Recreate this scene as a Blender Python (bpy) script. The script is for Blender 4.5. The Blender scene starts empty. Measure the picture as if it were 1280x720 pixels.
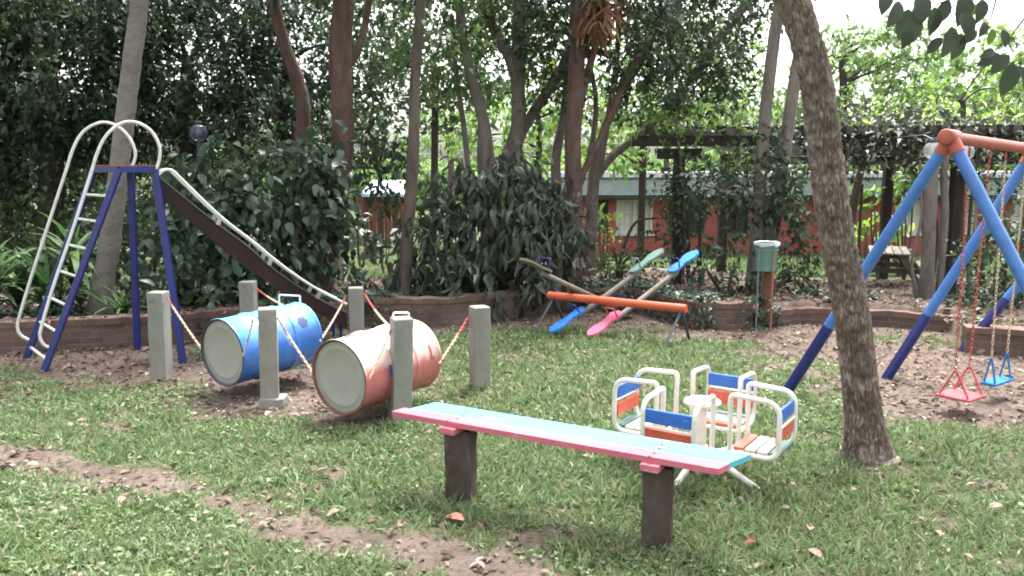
import bpy, math, random
import numpy as np
from math import radians as R, pi as PI, sin, cos, atan2
random.seed(7)
C = bpy.context.scene.collection
scn = bpy.context.scene

# ------------------------------------------------------------------ camera, sky, sun, exposure
H = 2.0; PITCH = math.atan(152/1050); FP = 1050.0
cam_d = bpy.data.cameras.new('camera'); cam = bpy.data.objects.new('camera', cam_d); C.objects.link(cam)
cam.location = (0, 0, H); cam.rotation_euler = (PI/2 - PITCH, 0, 0)
cam_d.sensor_width = 36; cam_d.lens = FP/1280*36; cam_d.clip_end = 2000; cam_d.clip_start = .05
scn.camera = cam
SUN_EL, SUN_AZ = 62, 25      # azimuth: compass from +Y clockwise
w = bpy.data.worlds.new('World'); scn.world = w; w.use_nodes = True
nt = w.node_tree; nt.nodes.clear()
sky = nt.nodes.new('ShaderNodeTexSky'); sky.sky_type = 'NISHITA'; sky.sun_disc = False
sky.sun_elevation = R(SUN_EL); sky.sun_rotation = R(SUN_AZ); sky.air_density = 1.0; sky.dust_density = 6.0; sky.ozone_density = 1.0
hs = nt.nodes.new('ShaderNodeHueSaturation'); hs.inputs['Saturation'].default_value = .18; hs.inputs['Value'].default_value = 1.0
bg = nt.nodes.new('ShaderNodeBackground'); bg.inputs['Strength'].default_value = .15
wo = nt.nodes.new('ShaderNodeOutputWorld')
nt.links.new(sky.outputs[0], hs.inputs['Color']); nt.links.new(hs.outputs[0], bg.inputs['Color']); nt.links.new(bg.outputs[0], wo.inputs['Surface'])
sd = bpy.data.lights.new('sun', 'SUN'); sd.energy = 1.5; sd.angle = R(16); sd.color = (1, .97, .93)
so = bpy.data.objects.new('sun', sd); C.objects.link(so)
so.rotation_euler = (R(90-SUN_EL), 0, -R(SUN_AZ) + PI)
so.location = (0, 0, 20)
scn.view_settings.view_transform = 'Standard'; scn.view_settings.look = 'None'
scn.view_settings.exposure = 2.15; scn.view_settings.gamma = 1.0; scn.view_settings.use_curve_mapping = False
scn.cycles.max_bounces = 6; scn.cycles.diffuse_bounces = 3; scn.cycles.glossy_bounces = 3
scn.cycles.transmission_bounces = 4; scn.cycles.transparent_max_bounces = 6
scn.cycles.use_denoising = True; scn.cycles.caustics_reflective = False; scn.cycles.caustics_refractive = False
scn.cycles.sample_clamp_indirect = 4; scn.cycles.filter_width = 1.9

# ------------------------------------------------------------------ pixel <-> world
FW = np.array([0, cos(PITCH), -sin(PITCH)]); UP = np.array([0, sin(PITCH), cos(PITCH)]); RT = np.array([1., 0, 0])
CAM = np.array([0, 0, H])
def ray(px, py): return RT*(px-640)/FP + FW + UP*(360-py)/FP
def G(px, py, z=0.0):
    d = ray(px, py); t = (z-H)/d[2]; return CAM + d*t
def D(px, py, Y):
    d = ray(px, py); return CAM + d*(Y/d[1])
def onplane(px, py, A, B):       # ray with the vertical plane through A and B
    d = ray(px, py); n = np.array([B[1]-A[1], A[0]-B[0]]); t = -(n[0]*(0-A[0]) + n[1]*(0-A[1]))/(n[0]*d[0]+n[1]*d[1])
    return CAM + d*t
def pxm(Y): return FP/Y           # rough pixels per metre

# ------------------------------------------------------------------ value noise
_rng = np.random.default_rng(11)
_lat = _rng.random((256, 256))
def vn2(x, y):
    x = np.asarray(x, float); y = np.asarray(y, float)
    xi = np.floor(x).astype(int); yi = np.floor(y).astype(int); fx = x-xi; fy = y-yi
    fx = fx*fx*(3-2*fx); fy = fy*fy*(3-2*fy)
    a = _lat[xi & 255, yi & 255]; b = _lat[(xi+1) & 255, yi & 255]; c = _lat[xi & 255, (yi+1) & 255]; d = _lat[(xi+1) & 255, (yi+1) & 255]
    return (a*(1-fx)+b*fx)*(1-fy) + (c*(1-fx)+d*fx)*fy
def fbm(x, y, o=4):
    s = 0; a = .5; t = 0
    for k in range(o): s = s + a*vn2(x*2**k+17.3*k, y*2**k+9.1*k); t += a; a *= .5
    return s/t

# ------------------------------------------------------------------ materials
def nodes(m):
    m.use_nodes = True; n = m.node_tree; n.nodes.clear(); return n
def N(nt, t, **kw):
    n = nt.nodes.new(t)
    for k, v in kw.items():
        if k.startswith('i_'): n.inputs[k[2:].replace('_', ' ')].default_value = v
        else: setattr(n, k, v)
    return n
def c4(c): return (c[0], c[1], c[2], 1)
def ramp(nt, stops, interp='LINEAR'):
    r = nt.nodes.new('ShaderNodeValToRGB'); cr = r.color_ramp; cr.interpolation = interp
    while len(cr.elements) < len(stops): cr.elements.new(.5)
    for e, (p, c) in zip(cr.elements, stops): e.position = p; e.color = c4(c)
    return r
def mat(name, c1, c2=None, rough=.6, scale=6, bump=.15, bscale=40, metallic=0, spec=.5, wear=None, wear_amt=.45, wear_scale=14, coat=0, stretch=(1,1,1), bdist=.01):
    """paint or raw surface: two close tones by noise, optional worn patches of a third colour, fine bump"""
    m = bpy.data.materials.new(name); n = nodes(m); L = n.links.new
    tc = N(n, 'ShaderNodeTexCoord'); mp = N(n, 'ShaderNodeMapping'); mp.inputs['Scale'].default_value = stretch
    L(tc.outputs['Object'], mp.inputs[0])
    no = N(n, 'ShaderNodeTexNoise', i_Scale=scale, i_Detail=6.0, i_Roughness=.62); L(mp.outputs[0], no.inputs['Vector'])
    c2 = c2 or tuple(x*.72 for x in c1)
    rp = ramp(n, [(.32, c2), (.66, c1)]); L(no.outputs['Fac'], rp.inputs[0])
    col = rp.outputs[0]
    if wear:
        nw = N(n, 'ShaderNodeTexNoise', i_Scale=wear_scale, i_Detail=8.0, i_Roughness=.7, i_Distortion=.4); L(mp.outputs[0], nw.inputs['Vector'])
        wr = ramp(n, [(1-wear_amt, (0,0,0)), (1-wear_amt+.06, (1,1,1))]); L(nw.outputs['Fac'], wr.inputs[0])
        mx = N(n, 'ShaderNodeMix', data_type='RGBA'); L(wr.outputs[0], mx.inputs[0]); L(col, mx.inputs[6]); mx.inputs[7].default_value = c4(wear); col = mx.outputs[2]
    nb = N(n, 'ShaderNodeTexNoise', i_Scale=bscale, i_Detail=5.0); L(mp.outputs[0], nb.inputs['Vector'])
    bp = N(n, 'ShaderNodeBump', i_Strength=bump, i_Distance=bdist); L(nb.outputs['Fac'], bp.inputs['Height'])
    b = N(n, 'ShaderNodeBsdfPrincipled'); b.inputs['Roughness'].default_value = rough; b.inputs['Metallic'].default_value = metallic
    b.inputs['Specular IOR Level'].default_value = spec; b.inputs['Coat Weight'].default_value = coat; b.inputs['Coat Roughness'].default_value = .15
    L(col, b.inputs['Base Color']); L(bp.outputs[0], b.inputs['Normal'])
    o = N(n, 'ShaderNodeOutputMaterial'); L(b.outputs[0], o.inputs[0]); return m
def leafmat(name, stops, trans=.3, rough=.5, spec=.4, vein=False):
    m = bpy.data.materials.new(name); n = nodes(m); L = n.links.new
    g = N(n, 'ShaderNodeNewGeometry'); rp = ramp(n, stops); L(g.outputs['Random Per Island'], rp.inputs[0])
    b = N(n, 'ShaderNodeBsdfPrincipled'); b.inputs['Roughness'].default_value = rough; b.inputs['Specular IOR Level'].default_value = spec
    L(rp.outputs[0], b.inputs['Base Color'])
    o = N(n, 'ShaderNodeOutputMaterial')
    if trans:
        t = N(n, 'ShaderNodeBsdfTranslucent'); hv = N(n, 'ShaderNodeHueSaturation', i_Saturation=1.15, i_Value=1.6); L(rp.outputs[0], hv.inputs['Color']); L(hv.outputs[0], t.inputs['Color'])
        mx = N(n, 'ShaderNodeMixShader', i_Fac=trans); L(b.outputs[0], mx.inputs[1]); L(t.outputs[0], mx.inputs[2]); L(mx.outputs[0], o.inputs[0])
    else: L(b.outputs[0], o.inputs[0])
    return m
def barkmat(name, dark, light, scale=9, zs=.28, rough=.9, bump=.6, patches=None):
    m = bpy.data.materials.new(name); n = nodes(m); L = n.links.new
    tc = N(n, 'ShaderNodeTexCoord'); mp = N(n, 'ShaderNodeMapping'); mp.inputs['Scale'].default_value = (1, 1, zs); L(tc.outputs['Object'], mp.inputs[0])
    no = N(n, 'ShaderNodeTexNoise', i_Scale=scale, i_Detail=8.0, i_Roughness=.68, i_Distortion=.6); L(mp.outputs[0], no.inputs['Vector'])
    rp = ramp(n, [(.3, dark), (.68, light)]); L(no.outputs['Fac'], rp.inputs[0]); col = rp.outputs[0]
    if patches:
        n2 = N(n, 'ShaderNodeTexNoise', i_Scale=3.0, i_Detail=6.0, i_Roughness=.6); L(tc.outputs['Object'], n2.inputs['Vector'])
        r2 = ramp(n, [(.52, (0,0,0)), (.6, (1,1,1))]); L(n2.outputs['Fac'], r2.inputs[0])
        mx = N(n, 'ShaderNodeMix', data_type='RGBA'); L(r2.outputs[0], mx.inputs[0]); L(col, mx.inputs[6]); mx.inputs[7].default_value = c4(patches); col = mx.outputs[2]
    v = N(n, 'ShaderNodeTexVoronoi', feature='DISTANCE_TO_EDGE', i_Scale=scale*2.2); L(mp.outputs[0], v.inputs['Vector'])
    ad = N(n, 'ShaderNodeMath', operation='ADD'); L(no.outputs['Fac'], ad.inputs[0]); L(v.outputs['Distance'], ad.inputs[1])
    bp = N(n, 'ShaderNodeBump', i_Strength=bump, i_Distance=.03); L(ad.outputs[0], bp.inputs['Height'])
    b = N(n, 'ShaderNodeBsdfPrincipled'); b.inputs['Roughness'].default_value = rough; b.inputs['Specular IOR Level'].default_value = .25
    L(col, b.inputs['Base Color']); L(bp.outputs[0], b.inputs['Normal'])
    o = N(n, 'ShaderNodeOutputMaterial'); L(b.outputs[0], o.inputs[0]); return m
def brickmat(name, c1, c2, mortar, bw=.23, bh=.075, stain=(.05,.04,.035), stain_amt=.5):
    m = bpy.data.materials.new(name); n = nodes(m); L = n.links.new
    uv = N(n, 'ShaderNodeUVMap'); tc = N(n, 'ShaderNodeTexCoord')
    wn = N(n, 'ShaderNodeTexNoise', i_Scale=5.0, i_Detail=2.0); L(tc.outputs['Object'], wn.inputs['Vector'])
    vm = N(n, 'ShaderNodeVectorMath', operation='MULTIPLY_ADD'); L(wn.outputs['Color'], vm.inputs[0]); vm.inputs[1].default_value = (.03, .02, 0); L(uv.outputs[0], vm.inputs[2])
    br = N(n, 'ShaderNodeTexBrick'); br.inputs['Scale'].default_value = 1; br.inputs['Brick Width'].default_value = bw; br.inputs['Row Height'].default_value = bh
    br.inputs['Mortar Size'].default_value = .008; br.inputs['Mortar Smooth'].default_value = .4; br.inputs['Bias'].default_value = 0
    br.inputs['Color1'].default_value = c4(c1); br.inputs['Color2'].default_value = c4(c2); br.inputs['Mortar'].default_value = c4(mortar)
    L(vm.outputs[0], br.inputs['Vector'])
    ns = N(n, 'ShaderNodeTexNoise', i_Scale=2.2, i_Detail=8.0, i_Roughness=.7); L(tc.outputs['Object'], ns.inputs['Vector'])
    rs = ramp(n, [(.45, (0,0,0)), (.7, (1,1,1))]); L(ns.outputs['Fac'], rs.inputs[0])
    ml = N(n, 'ShaderNodeMath', operation='MULTIPLY'); ml.inputs[1].default_value = stain_amt; L(rs.outputs[0], ml.inputs[0])
    mx = N(n, 'ShaderNodeMix', data_type='RGBA'); L(ml.outputs[0], mx.inputs[0]); L(br.outputs['Color'], mx.inputs[6]); mx.inputs[7].default_value = c4(stain)
    nf = N(n, 'ShaderNodeTexNoise', i_Scale=60.0, i_Detail=4.0); L(tc.outputs['Object'], nf.inputs['Vector'])
    hh = N(n, 'ShaderNodeMath', operation='MULTIPLY_ADD'); L(br.outputs['Fac'], hh.inputs[0]); hh.inputs[1].default_value = -1.2; L(nf.outputs['Fac'], hh.inputs[2])
    bp = N(n, 'ShaderNodeBump', i_Strength=.7, i_Distance=.012); L(hh.outputs[0], bp.inputs['Height'])
    b = N(n, 'ShaderNodeBsdfPrincipled'); b.inputs['Roughness'].default_value = .9; b.inputs['Specular IOR Level'].default_value = .2
    L(mx.outputs[2], b.inputs['Base Color']); L(bp.outputs[0], b.inputs['Normal'])
    o = N(n, 'ShaderNodeOutputMaterial'); L(b.outputs[0], o.inputs[0]); return m

M = dict(
 white_tube = mat('white_tube', (.78,.76,.70), (.62,.59,.52), .38, 9, .1, 60, wear=(.30,.20,.13), wear_amt=.36, wear_scale=30),
 rail_white = mat('rail_white', (.72,.72,.70), (.55,.55,.53), .35, 9, .08, 60, wear=(.28,.24,.2), wear_amt=.33, wear_scale=25),
 navy = mat('navy', (.018,.026,.17), (.012,.017,.10), .38, 7, .12, 50, wear=(.10,.11,.2), wear_amt=.36, wear_scale=22),
 blue_leg = mat('blue_leg', (.065,.19,.54), (.05,.145,.42), .4, 7, .1, 50, wear=(.18,.24,.36), wear_amt=.40, wear_scale=24),
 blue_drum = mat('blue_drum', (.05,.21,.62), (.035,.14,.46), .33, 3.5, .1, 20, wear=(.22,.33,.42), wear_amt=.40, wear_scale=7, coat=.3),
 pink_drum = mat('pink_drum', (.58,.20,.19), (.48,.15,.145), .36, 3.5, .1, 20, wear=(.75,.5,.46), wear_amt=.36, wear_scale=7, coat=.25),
 drum_end = mat('drum_end', (.34,.335,.305), (.27,.265,.235), .55, 2.5, .15, 30, wear=(.20,.15,.105), wear_amt=.38, wear_scale=9),
 rust = mat('rust', (.2,.10,.06), (.09,.05,.035), .8, 20, .4, 60),
 dark_metal = mat('dark_metal', (.05,.055,.085), (.035,.035,.05), .5, 10, .2, 60),
 concrete = mat('concrete', (.29,.285,.255), (.20,.20,.175), .85, 4, .5, 45, spec=.25, wear=(.13,.13,.10), wear_amt=.42, wear_scale=6, stretch=(1,1,.5)),
 teal_plank = mat('teal_plank', (.11,.46,.56), (.095,.39,.48), .55, 3, .5, 22, spec=.3, wear=(.24,.40,.40), wear_amt=.42, wear_scale=7, stretch=(.5,2.2,2.2)),
 pink_plank = mat('pink_plank', (.54,.15,.20), (.47,.12,.165), .6, 3, .5, 22, spec=.3, wear=(.52,.27,.28), wear_amt=.41, wear_scale=7, stretch=(.5,2.2,2.2)),
 navy_edge = mat('navy_edge', (.04,.1,.3), None, .5),
 bench_post = mat('bench_post', (.10,.075,.066), (.055,.042,.037), .9, 9, .9, 26, spec=.2, wear=(.14,.115,.1), wear_amt=.4, wear_scale=9, stretch=(1,1,.35), bdist=.02),
 slat_blue = mat('slat_blue', (.035,.15,.55), (.03,.12,.42), .42, 5, .2, 30, wear=(.4,.45,.55), wear_amt=.34, wear_scale=20),
 slat_red = mat('slat_red', (.66,.12,.07), (.5,.09,.06), .45, 5, .2, 30, wear=(.6,.45,.38), wear_amt=.36, wear_scale=20),
 slat_white = mat('slat_white', (.72,.70,.66), (.5,.47,.42), .5, 5, .2, 30),
 slat_green = mat('slat_green', (.07,.16,.15), (.05,.11,.1), .5, 5, .2, 30, wear=(.3,.33,.3), wear_amt=.36, wear_scale=20),
 bar_orange = mat('bar_orange', (.62,.12,.045), (.48,.09,.04), .45, 8, .15, 50, wear=(.35,.12,.08), wear_amt=.38, wear_scale=18),
 bar_red = mat('bar_red', (.42,.10,.07), (.32,.075,.055), .5, 8, .15, 50, wear=(.22,.09,.06), wear_amt=.42, wear_scale=18),
 pipe_grey = mat('pipe_grey', (.235,.21,.175), (.15,.13,.11), .6, 12, .3, 60, wear=(.13,.08,.05), wear_amt=.4, wear_scale=20),
 seat_blue = mat('seat_blue', (.04,.23,.75), (.035,.18,.62), .42, 6, .1, 40),
 seat_pink = mat('seat_pink', (.80,.16,.28), (.7,.13,.23), .45, 6, .1, 40),
 seat_green = mat('seat_green', (.15,.25,.22), (.11,.18,.16), .55, 6, .2, 40),
 swing_pink = mat('swing_pink', (.56,.12,.135), (.47,.095,.105), .9, 6, .1, 40, spec=.1),
 swing_blue = mat('swing_blue', (.05,.2,.48), (.04,.15,.36), .9, 6, .1, 40, spec=.1),
 chain_red = mat('chain_red', (.5,.09,.06), (.3,.06,.05), .6, 20, .2, 50),
 chain_pale = mat('chain_pale', (.62,.52,.34), (.5,.36,.28), .6, 14, .2, 50, wear=(.5,.15,.1), wear_amt=.42, wear_scale=12),
 chute = mat('chute', (.034,.020,.018), (.022,.014,.013), .7, 5, .3, 40, wear=(.07,.045,.036), wear_amt=.38, wear_scale=9, spec=.2),
 chute_edge = mat('chute_edge', (.105,.095,.085), (.07,.062,.058), .45, 8, .2, 40),
 zinc = mat('zinc', (.45,.45,.44), (.3,.3,.29), .4, 10, .1, 40, metallic=.6),
 bucket = mat('bucket', (.17,.37,.31), (.14,.31,.26), .5, 5, .05, 40, wear=(.4,.45,.4), wear_amt=.33),
 bag_white = mat('bag_white', (.42,.47,.46), (.34,.39,.38), .4, 5, .3, 20),
 stake_wood = mat('stake_wood', (.17,.075,.045), (.10,.045,.03), .85, 8, .4, 30, stretch=(1,1,.3)),
 rod_blue = mat('rod_blue', (.17,.22,.28), (.1,.13,.17), .5), rod_orange = mat('rod_orange', (.42,.15,.09), (.3,.1,.07), .5),
 pergola_wood = mat('pergola_wood', (.038,.028,.024), (.018,.014,.013), .9, 5, .5, 20, stretch=(1,1,.3), wear=(.07,.055,.045), wear_amt=.4),
 table_wood = mat('table_wood', (.11,.09,.075), (.06,.05,.04), .85, 5, .4, 20),
 table_top = mat('table_top', (.3,.26,.22), (.2,.17,.15), .8, 5, .3, 20),
 roof_green = mat('roof_green', (.044,.060,.055), (.030,.044,.040), .9, 3, .2, 20, wear=(.09,.11,.10), wear_amt=.4, wear_scale=4, spec=.1),
 ridge_white = mat('ridge_white', (.75,.77,.78), (.6,.62,.63), .4, 3, .1, 20),
 frame_white = mat('frame_white', (.6,.6,.57), (.45,.45,.42), .5), curtain = mat('curtain', (.6,.58,.55), (.4,.38,.36), .8, 2, .5, 6, stretch=(6,1,.3)),
 dark_wood = mat('dark_wood', (.05,.032,.026), None, .7), pane = mat('pane', (.03,.035,.04), (.02,.025,.03), .12, 3, 0, 10, spec=.6),
 shed_board = mat('shed_board', (.20,.062,.038), (.11,.038,.026), .8, 4, .3, 20, stretch=(3,3,.4)),
 shed_roof = mat('shed_roof', (.50,.58,.66), (.40,.48,.57), .4, 3, .1, 20),
 stone_pale = mat('stone_pale', (.42,.43,.41), (.3,.31,.29), .8, 5, .3, 30),
 brick_wall = brickmat('brick_wall', (.20,.125,.10), (.125,.088,.074), (.19,.165,.145), stain=(.07,.06,.05), stain_amt=.85),
 brick_cap = brickmat('brick_cap', (.21,.12,.095), (.14,.09,.075), (.16,.145,.13), bw=.115, bh=.4, stain=(.08,.07,.055), stain_amt=.8),
 brick_house = brickmat('brick_house', (.44,.12,.10), (.34,.09,.075), (.30,.16,.14), stain=(.25,.08,.06), stain_amt=.3),
 bark_pale = barkmat('bark_pale', (.12,.105,.095), (.23,.21,.195), 7, 1.6, bump=.25),
 bark_brown = barkmat('bark_brown', (.06,.045,.038), (.16,.125,.11), 8, .3),
 bark_red = barkmat('bark_red', (.06,.038,.03), (.165,.105,.088), 7, .35, patches=(.12,.09,.078)),
 bark_dark = barkmat('bark_dark', (.028,.022,.019), (.085,.065,.055), 8, .3),
 bark_grey = barkmat('bark_grey', (.10,.085,.075), (.24,.205,.185), 8, .3),
 bark_furrow = barkmat('bark_furrow', (.085,.062,.05), (.26,.215,.18), 26, .3, bump=.5),
 grass = leafmat('grass_blade', [(0,(.085,.115,.05)), (.3,(.118,.178,.075)), (.65,(.168,.236,.112)), (.88,(.235,.29,.165)), (.94,(.30,.26,.18)), (1,(.24,.18,.13))], .3, .5, .4),
 weed = leafmat('weed_leaf', [(0,(.10,.155,.06)), (.6,(.16,.225,.10)), (1,(.24,.30,.16))], .25, .5, .3),
 litter = leafmat('litter_leaf', [(0,(.06,.042,.033)), (.4,(.12,.085,.066)), (.7,(.18,.13,.10)), (.93,(.26,.20,.165)), (1,(.42,.36,.31))], .1, .75, .2),
 leaf_dark = leafmat('leaf_dark', [(0,(.018,.034,.019)), (.5,(.036,.062,.034)), (.9,(.06,.098,.05)), (1,(.12,.15,.06))], .25, .5, .45),
 leaf_mid = leafmat('leaf_mid', [(0,(.032,.058,.026)), (.5,(.052,.09,.036)), (1,(.10,.15,.06))], .35, .5, .35),
 leaf_lite = leafmat('leaf_lite', [(0,(.08,.13,.045)), (.5,(.13,.21,.062)), (1,(.21,.31,.10))], .5, .5, .3),
 leaf_yellow = leafmat('leaf_yellow', [(0,(.17,.26,.06)), (.5,(.25,.36,.10)), (1,(.40,.50,.22))], .5, .5, .3),
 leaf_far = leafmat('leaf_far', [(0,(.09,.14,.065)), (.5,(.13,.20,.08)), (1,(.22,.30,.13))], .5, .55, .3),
 leaf_broad = leafmat('leaf_broad', [(0,(.026,.050,.029)), (.5,(.042,.074,.043)), (.9,(.068,.108,.064)), (1,(.12,.14,.07))], .15, .38, .5),
 leaf_slate = leafmat('leaf_slate', [(0,(.03,.042,.030)), (.4,(.052,.068,.048)), (.7,(.082,.088,.07)), (.88,(.12,.112,.10)), (.93,(.05,.09,.04)), (1,(.10,.15,.06))], .15, .45, .45),
 leaf_hang = leafmat('leaf_hang', [(0,(.03,.042,.03)), (.9,(.055,.07,.048)), (.92,(.08,.14,.04)), (1,(.10,.18,.05))], .14, .5, .3),
 leaf_strap = leafmat('leaf_strap', [(0,(.05,.10,.04)), (.6,(.09,.17,.06)), (1,(.16,.25,.09))], .25, .45, .4),
 dry = leafmat('dry_frond', [(0,(.16,.075,.05)), (1,(.33,.18,.12))], .1, .8, .2),
)
def fade_glare(m, col, lo, hi, sc=5.0):      # chalky faded paint plus painted-in overexposed glare, patchy, strongest along the drum top
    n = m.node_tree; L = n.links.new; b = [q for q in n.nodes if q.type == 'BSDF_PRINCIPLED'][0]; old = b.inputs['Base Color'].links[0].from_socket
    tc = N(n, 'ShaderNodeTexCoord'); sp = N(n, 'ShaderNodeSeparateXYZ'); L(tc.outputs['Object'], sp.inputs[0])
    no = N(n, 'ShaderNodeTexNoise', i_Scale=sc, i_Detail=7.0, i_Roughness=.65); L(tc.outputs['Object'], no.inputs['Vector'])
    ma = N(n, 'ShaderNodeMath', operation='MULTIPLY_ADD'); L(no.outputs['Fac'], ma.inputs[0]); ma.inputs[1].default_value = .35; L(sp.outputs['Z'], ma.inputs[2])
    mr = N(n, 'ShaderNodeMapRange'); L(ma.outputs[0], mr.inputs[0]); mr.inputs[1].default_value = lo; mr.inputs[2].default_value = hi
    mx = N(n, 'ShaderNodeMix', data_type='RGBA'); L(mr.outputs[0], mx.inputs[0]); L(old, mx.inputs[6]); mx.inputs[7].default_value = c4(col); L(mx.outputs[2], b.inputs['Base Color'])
fade_glare(M['pink_drum'], (.72,.56,.51), .60, .72); fade_glare(M['blue_drum'], (.16,.52,.68), .72, .90)
M['leaf_cap'] = mat('flower_mark', (.03,.05,.16), None, .6)

# ------------------------------------------------------------------ mesh building
class MB:
    def __init__(s): s.v = []; s.f = []; s.sm = []; s.uv = {}
    def add(s, vs, fs, smooth=False):
        o = len(s.v); s.v += [tuple(map(float, p)) for p in vs]
        for f in fs: s.f.append(tuple(i+o for i in f)); s.sm.append(smooth)
        return s
    def box(s, c, size, rot=None, bev=0):
        x, y, z = [q/2 for q in size]
        if bev <= 0:
            vs = [(a*x, b*y, d*z) for d in (-1,1) for b in (-1,1) for a in (-1,1)]
            fs = [(0,2,3,1),(4,5,7,6),(0,1,5,4),(2,6,7,3),(0,4,6,2),(1,3,7,5)]
        else:
            vs = []; idx = {}
            for sx in (-1,1):
                for sy in (-1,1):
                    for sz in (-1,1):
                        for k in range(3):
                            p = [sx*(x-bev), sy*(y-bev), sz*(z-bev)]; p[k] = [sx*x, sy*y, sz*z][k]
                            idx[(sx,sy,sz,k)] = len(vs); vs.append(tuple(p))
            fs = []
            for k in range(3):
                a, b = [q for q in range(3) if q != k]
                for sg in (-1,1):
                    loop = []
                    for (u, v2) in ((-1,-1),(1,-1),(1,1),(-1,1)):
                        t = [0,0,0]; t[k] = sg; t[a] = u; t[b] = v2; loop.append(idx[(*t, k)])
                    fs.append(tuple(loop))
            for k in range(3):
                a, b = [q for q in range(3) if q != k]
                for u in (-1,1):
                    for v2 in (-1,1):
                        def id_(t, q): return idx[(*t, q)]
                        t0 = [0,0,0]; t1 = [0,0,0]; t0[k] = -1; t1[k] = 1; t0[a] = t1[a] = u; t0[b] = t1[b] = v2
                        fs.append((id_(t0,a), id_(t0,b), id_(t1,b), id_(t1,a)))
            for sx in (-1,1):
                for sy in (-1,1):
                    for sz in (-1,1): fs.append(tuple(idx[(sx,sy,sz,k)] for k in range(3)))
        vs = np.array(vs)
        if rot is not None: vs = vs @ np.array(rot).T
        return s.add(vs + np.array(c), fs)
    def bar(s, a, b, w, h, up=(0,0,1), bev=0):      # rectangular bar from a to b, w across, h along up
        a = np.array(a, float); b = np.array(b, float); d = b-a; L = np.linalg.norm(d); d /= L
        u = np.array(up, float); u = u - d*np.dot(u, d); u /= np.linalg.norm(u); r = np.cross(d, u)
        return s.box((a+b)/2, (L, w, h), np.column_stack([d, r, u]), bev)
    def tube(s, pts, r, n=10, cap=True, smooth=True):
        P = np.array(pts, float); m = len(P); rr = np.full(m, r) if np.isscalar(r) else np.array(r, float)
        T = np.zeros_like(P); T[1:-1] = P[2:]-P[:-2]; T[0] = P[1]-P[0]; T[-1] = P[-1]-P[-2]
        T /= np.linalg.norm(T, axis=1)[:, None]+1e-12
        up = np.array([0,0,1.]) if abs(T[0][2]) < .9 else np.array([1.,0,0])
        u = np.cross(T[0], up); u /= np.linalg.norm(u); vs = []
        for i in range(m):
            u = u - T[i]*np.dot(u, T[i]); u /= np.linalg.norm(u); v = np.cross(T[i], u)
            for k in range(n): a = 2*PI*k/n; vs.append(P[i]+rr[i]*(u*cos(a)+v*sin(a)))
        fs = [(i*n+k, i*n+(k+1)%n, (i+1)*n+(k+1)%n, (i+1)*n+k) for i in range(m-1) for k in range(n)]
        s.add(vs, fs, smooth)
        if cap: s.add([vs[k] for k in range(n)], [tuple(range(n-1,-1,-1))]); s.add([vs[(m-1)*n+k] for k in range(n)], [tuple(range(n))])
        return s
    def lathe(s, prof, c=(0,0,0), axis=(0,0,1), n=24, smooth=True):   # prof = (radius, along)
        ax = np.array(axis, float); ax /= np.linalg.norm(ax); up = np.array([0,0,1.]) if abs(ax[2]) < .9 else np.array([1.,0,0])
        u = np.cross(ax, up); u /= np.linalg.norm(u); v = np.cross(ax, u); c = np.array(c, float); vs = []
        for (r, t) in prof:
            for k in range(n): a = 2*PI*k/n; vs.append(c+ax*t+r*(u*cos(a)+v*sin(a)))
        fs = [(i*n+k, i*n+(k+1)%n, (i+1)*n+(k+1)%n, (i+1)*n+k) for i in range(len(prof)-1) for k in range(n)]
        return s.add(vs, fs, smooth)
    def prism(s, outline, thick, c=(0,0,0), X=(1,0,0), Y=(0,1,0)):
        X = np.array(X, float); Y = np.array(Y, float); Z = np.cross(X, Y); Z /= np.linalg.norm(Z); c = np.array(c, float); n = len(outline)
        top = [c+X*a+Y*b+Z*thick/2 for a, b in outline]; bot = [c+X*a+Y*b-Z*thick/2 for a, b in outline]
        return s.add(top+bot, [tuple(range(n)), tuple(range(2*n-1, n-1, -1))]+[(k, k+n, (k+1)%n+n, (k+1)%n) for k in range(n)])
    def build(s, name, m, parent=None, loc=None):
        off = np.zeros(3)
        if parent is not None:
            p = parent
            while p is not None: off += np.array(p.location); p = p.parent
        l = np.array(loc if loc is not None else (0,0,0), float)
        me = bpy.data.meshes.new(name); V = np.array(s.v) - off - l
        me.from_pydata(V.tolist(), [], s.f); me.polygons.foreach_set('use_smooth', s.sm)
        me.materials.append(m); me.update()
        o = bpy.data.objects.new(name, me); C.objects.link(o); o.location = l
        if parent is not None: o.parent = parent
        return o
def fillet(pts, r, n=6):
    P = [np.array(p, float) for p in pts]; out = [P[0]]
    for i in range(1, len(P)-1):
        a, b, c = P[i-1], P[i], P[i+1]; d1 = a-b; d2 = c-b; l1 = np.linalg.norm(d1); l2 = np.linalg.norm(d2)
        q = min(r, l1*.49, l2*.49); s, e = b+d1/l1*q, b+d2/l2*q
        for k in range(n+1): t = k/n; out.append((1-t)**2*s + 2*t*(1-t)*b + t*t*e)
    out.append(P[-1]); return out
def catmull(pts, n=6):
    P = [np.array(p, float) for p in pts]; P = [2*P[0]-P[1]]+P+[2*P[-1]-P[-2]]; out = []
    for i in range(1, len(P)-2):
        a, b, c, d = P[i-1:i+3]
        for k in range(n):
            t = k/n; out.append(.5*((2*b)+(-a+c)*t+(2*a-5*b+4*c-d)*t*t+(-a+3*b-3*c+d)*t**3))
    out.append(P[-2]); return out
def tag(o, label=None, cat=None, group=None, kind=None):
    if label: o['label'] = label
    if cat: o['category'] = cat
    if group: o['group'] = group
    if kind: o['kind'] = kind
    return o
def thing(name, loc, label, cat, group=None):
    o = bpy.data.objects.new(name, None); C.objects.link(o); o.location = [float(q) for q in loc]; o.empty_display_size = .2
    return tag(o, label, cat, group)
def copy_tree(o, parent=None):
    c = o.copy(); C.objects.link(c); c.parent = parent
    for ch in o.children: copy_tree(ch, c)
    return c
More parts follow.
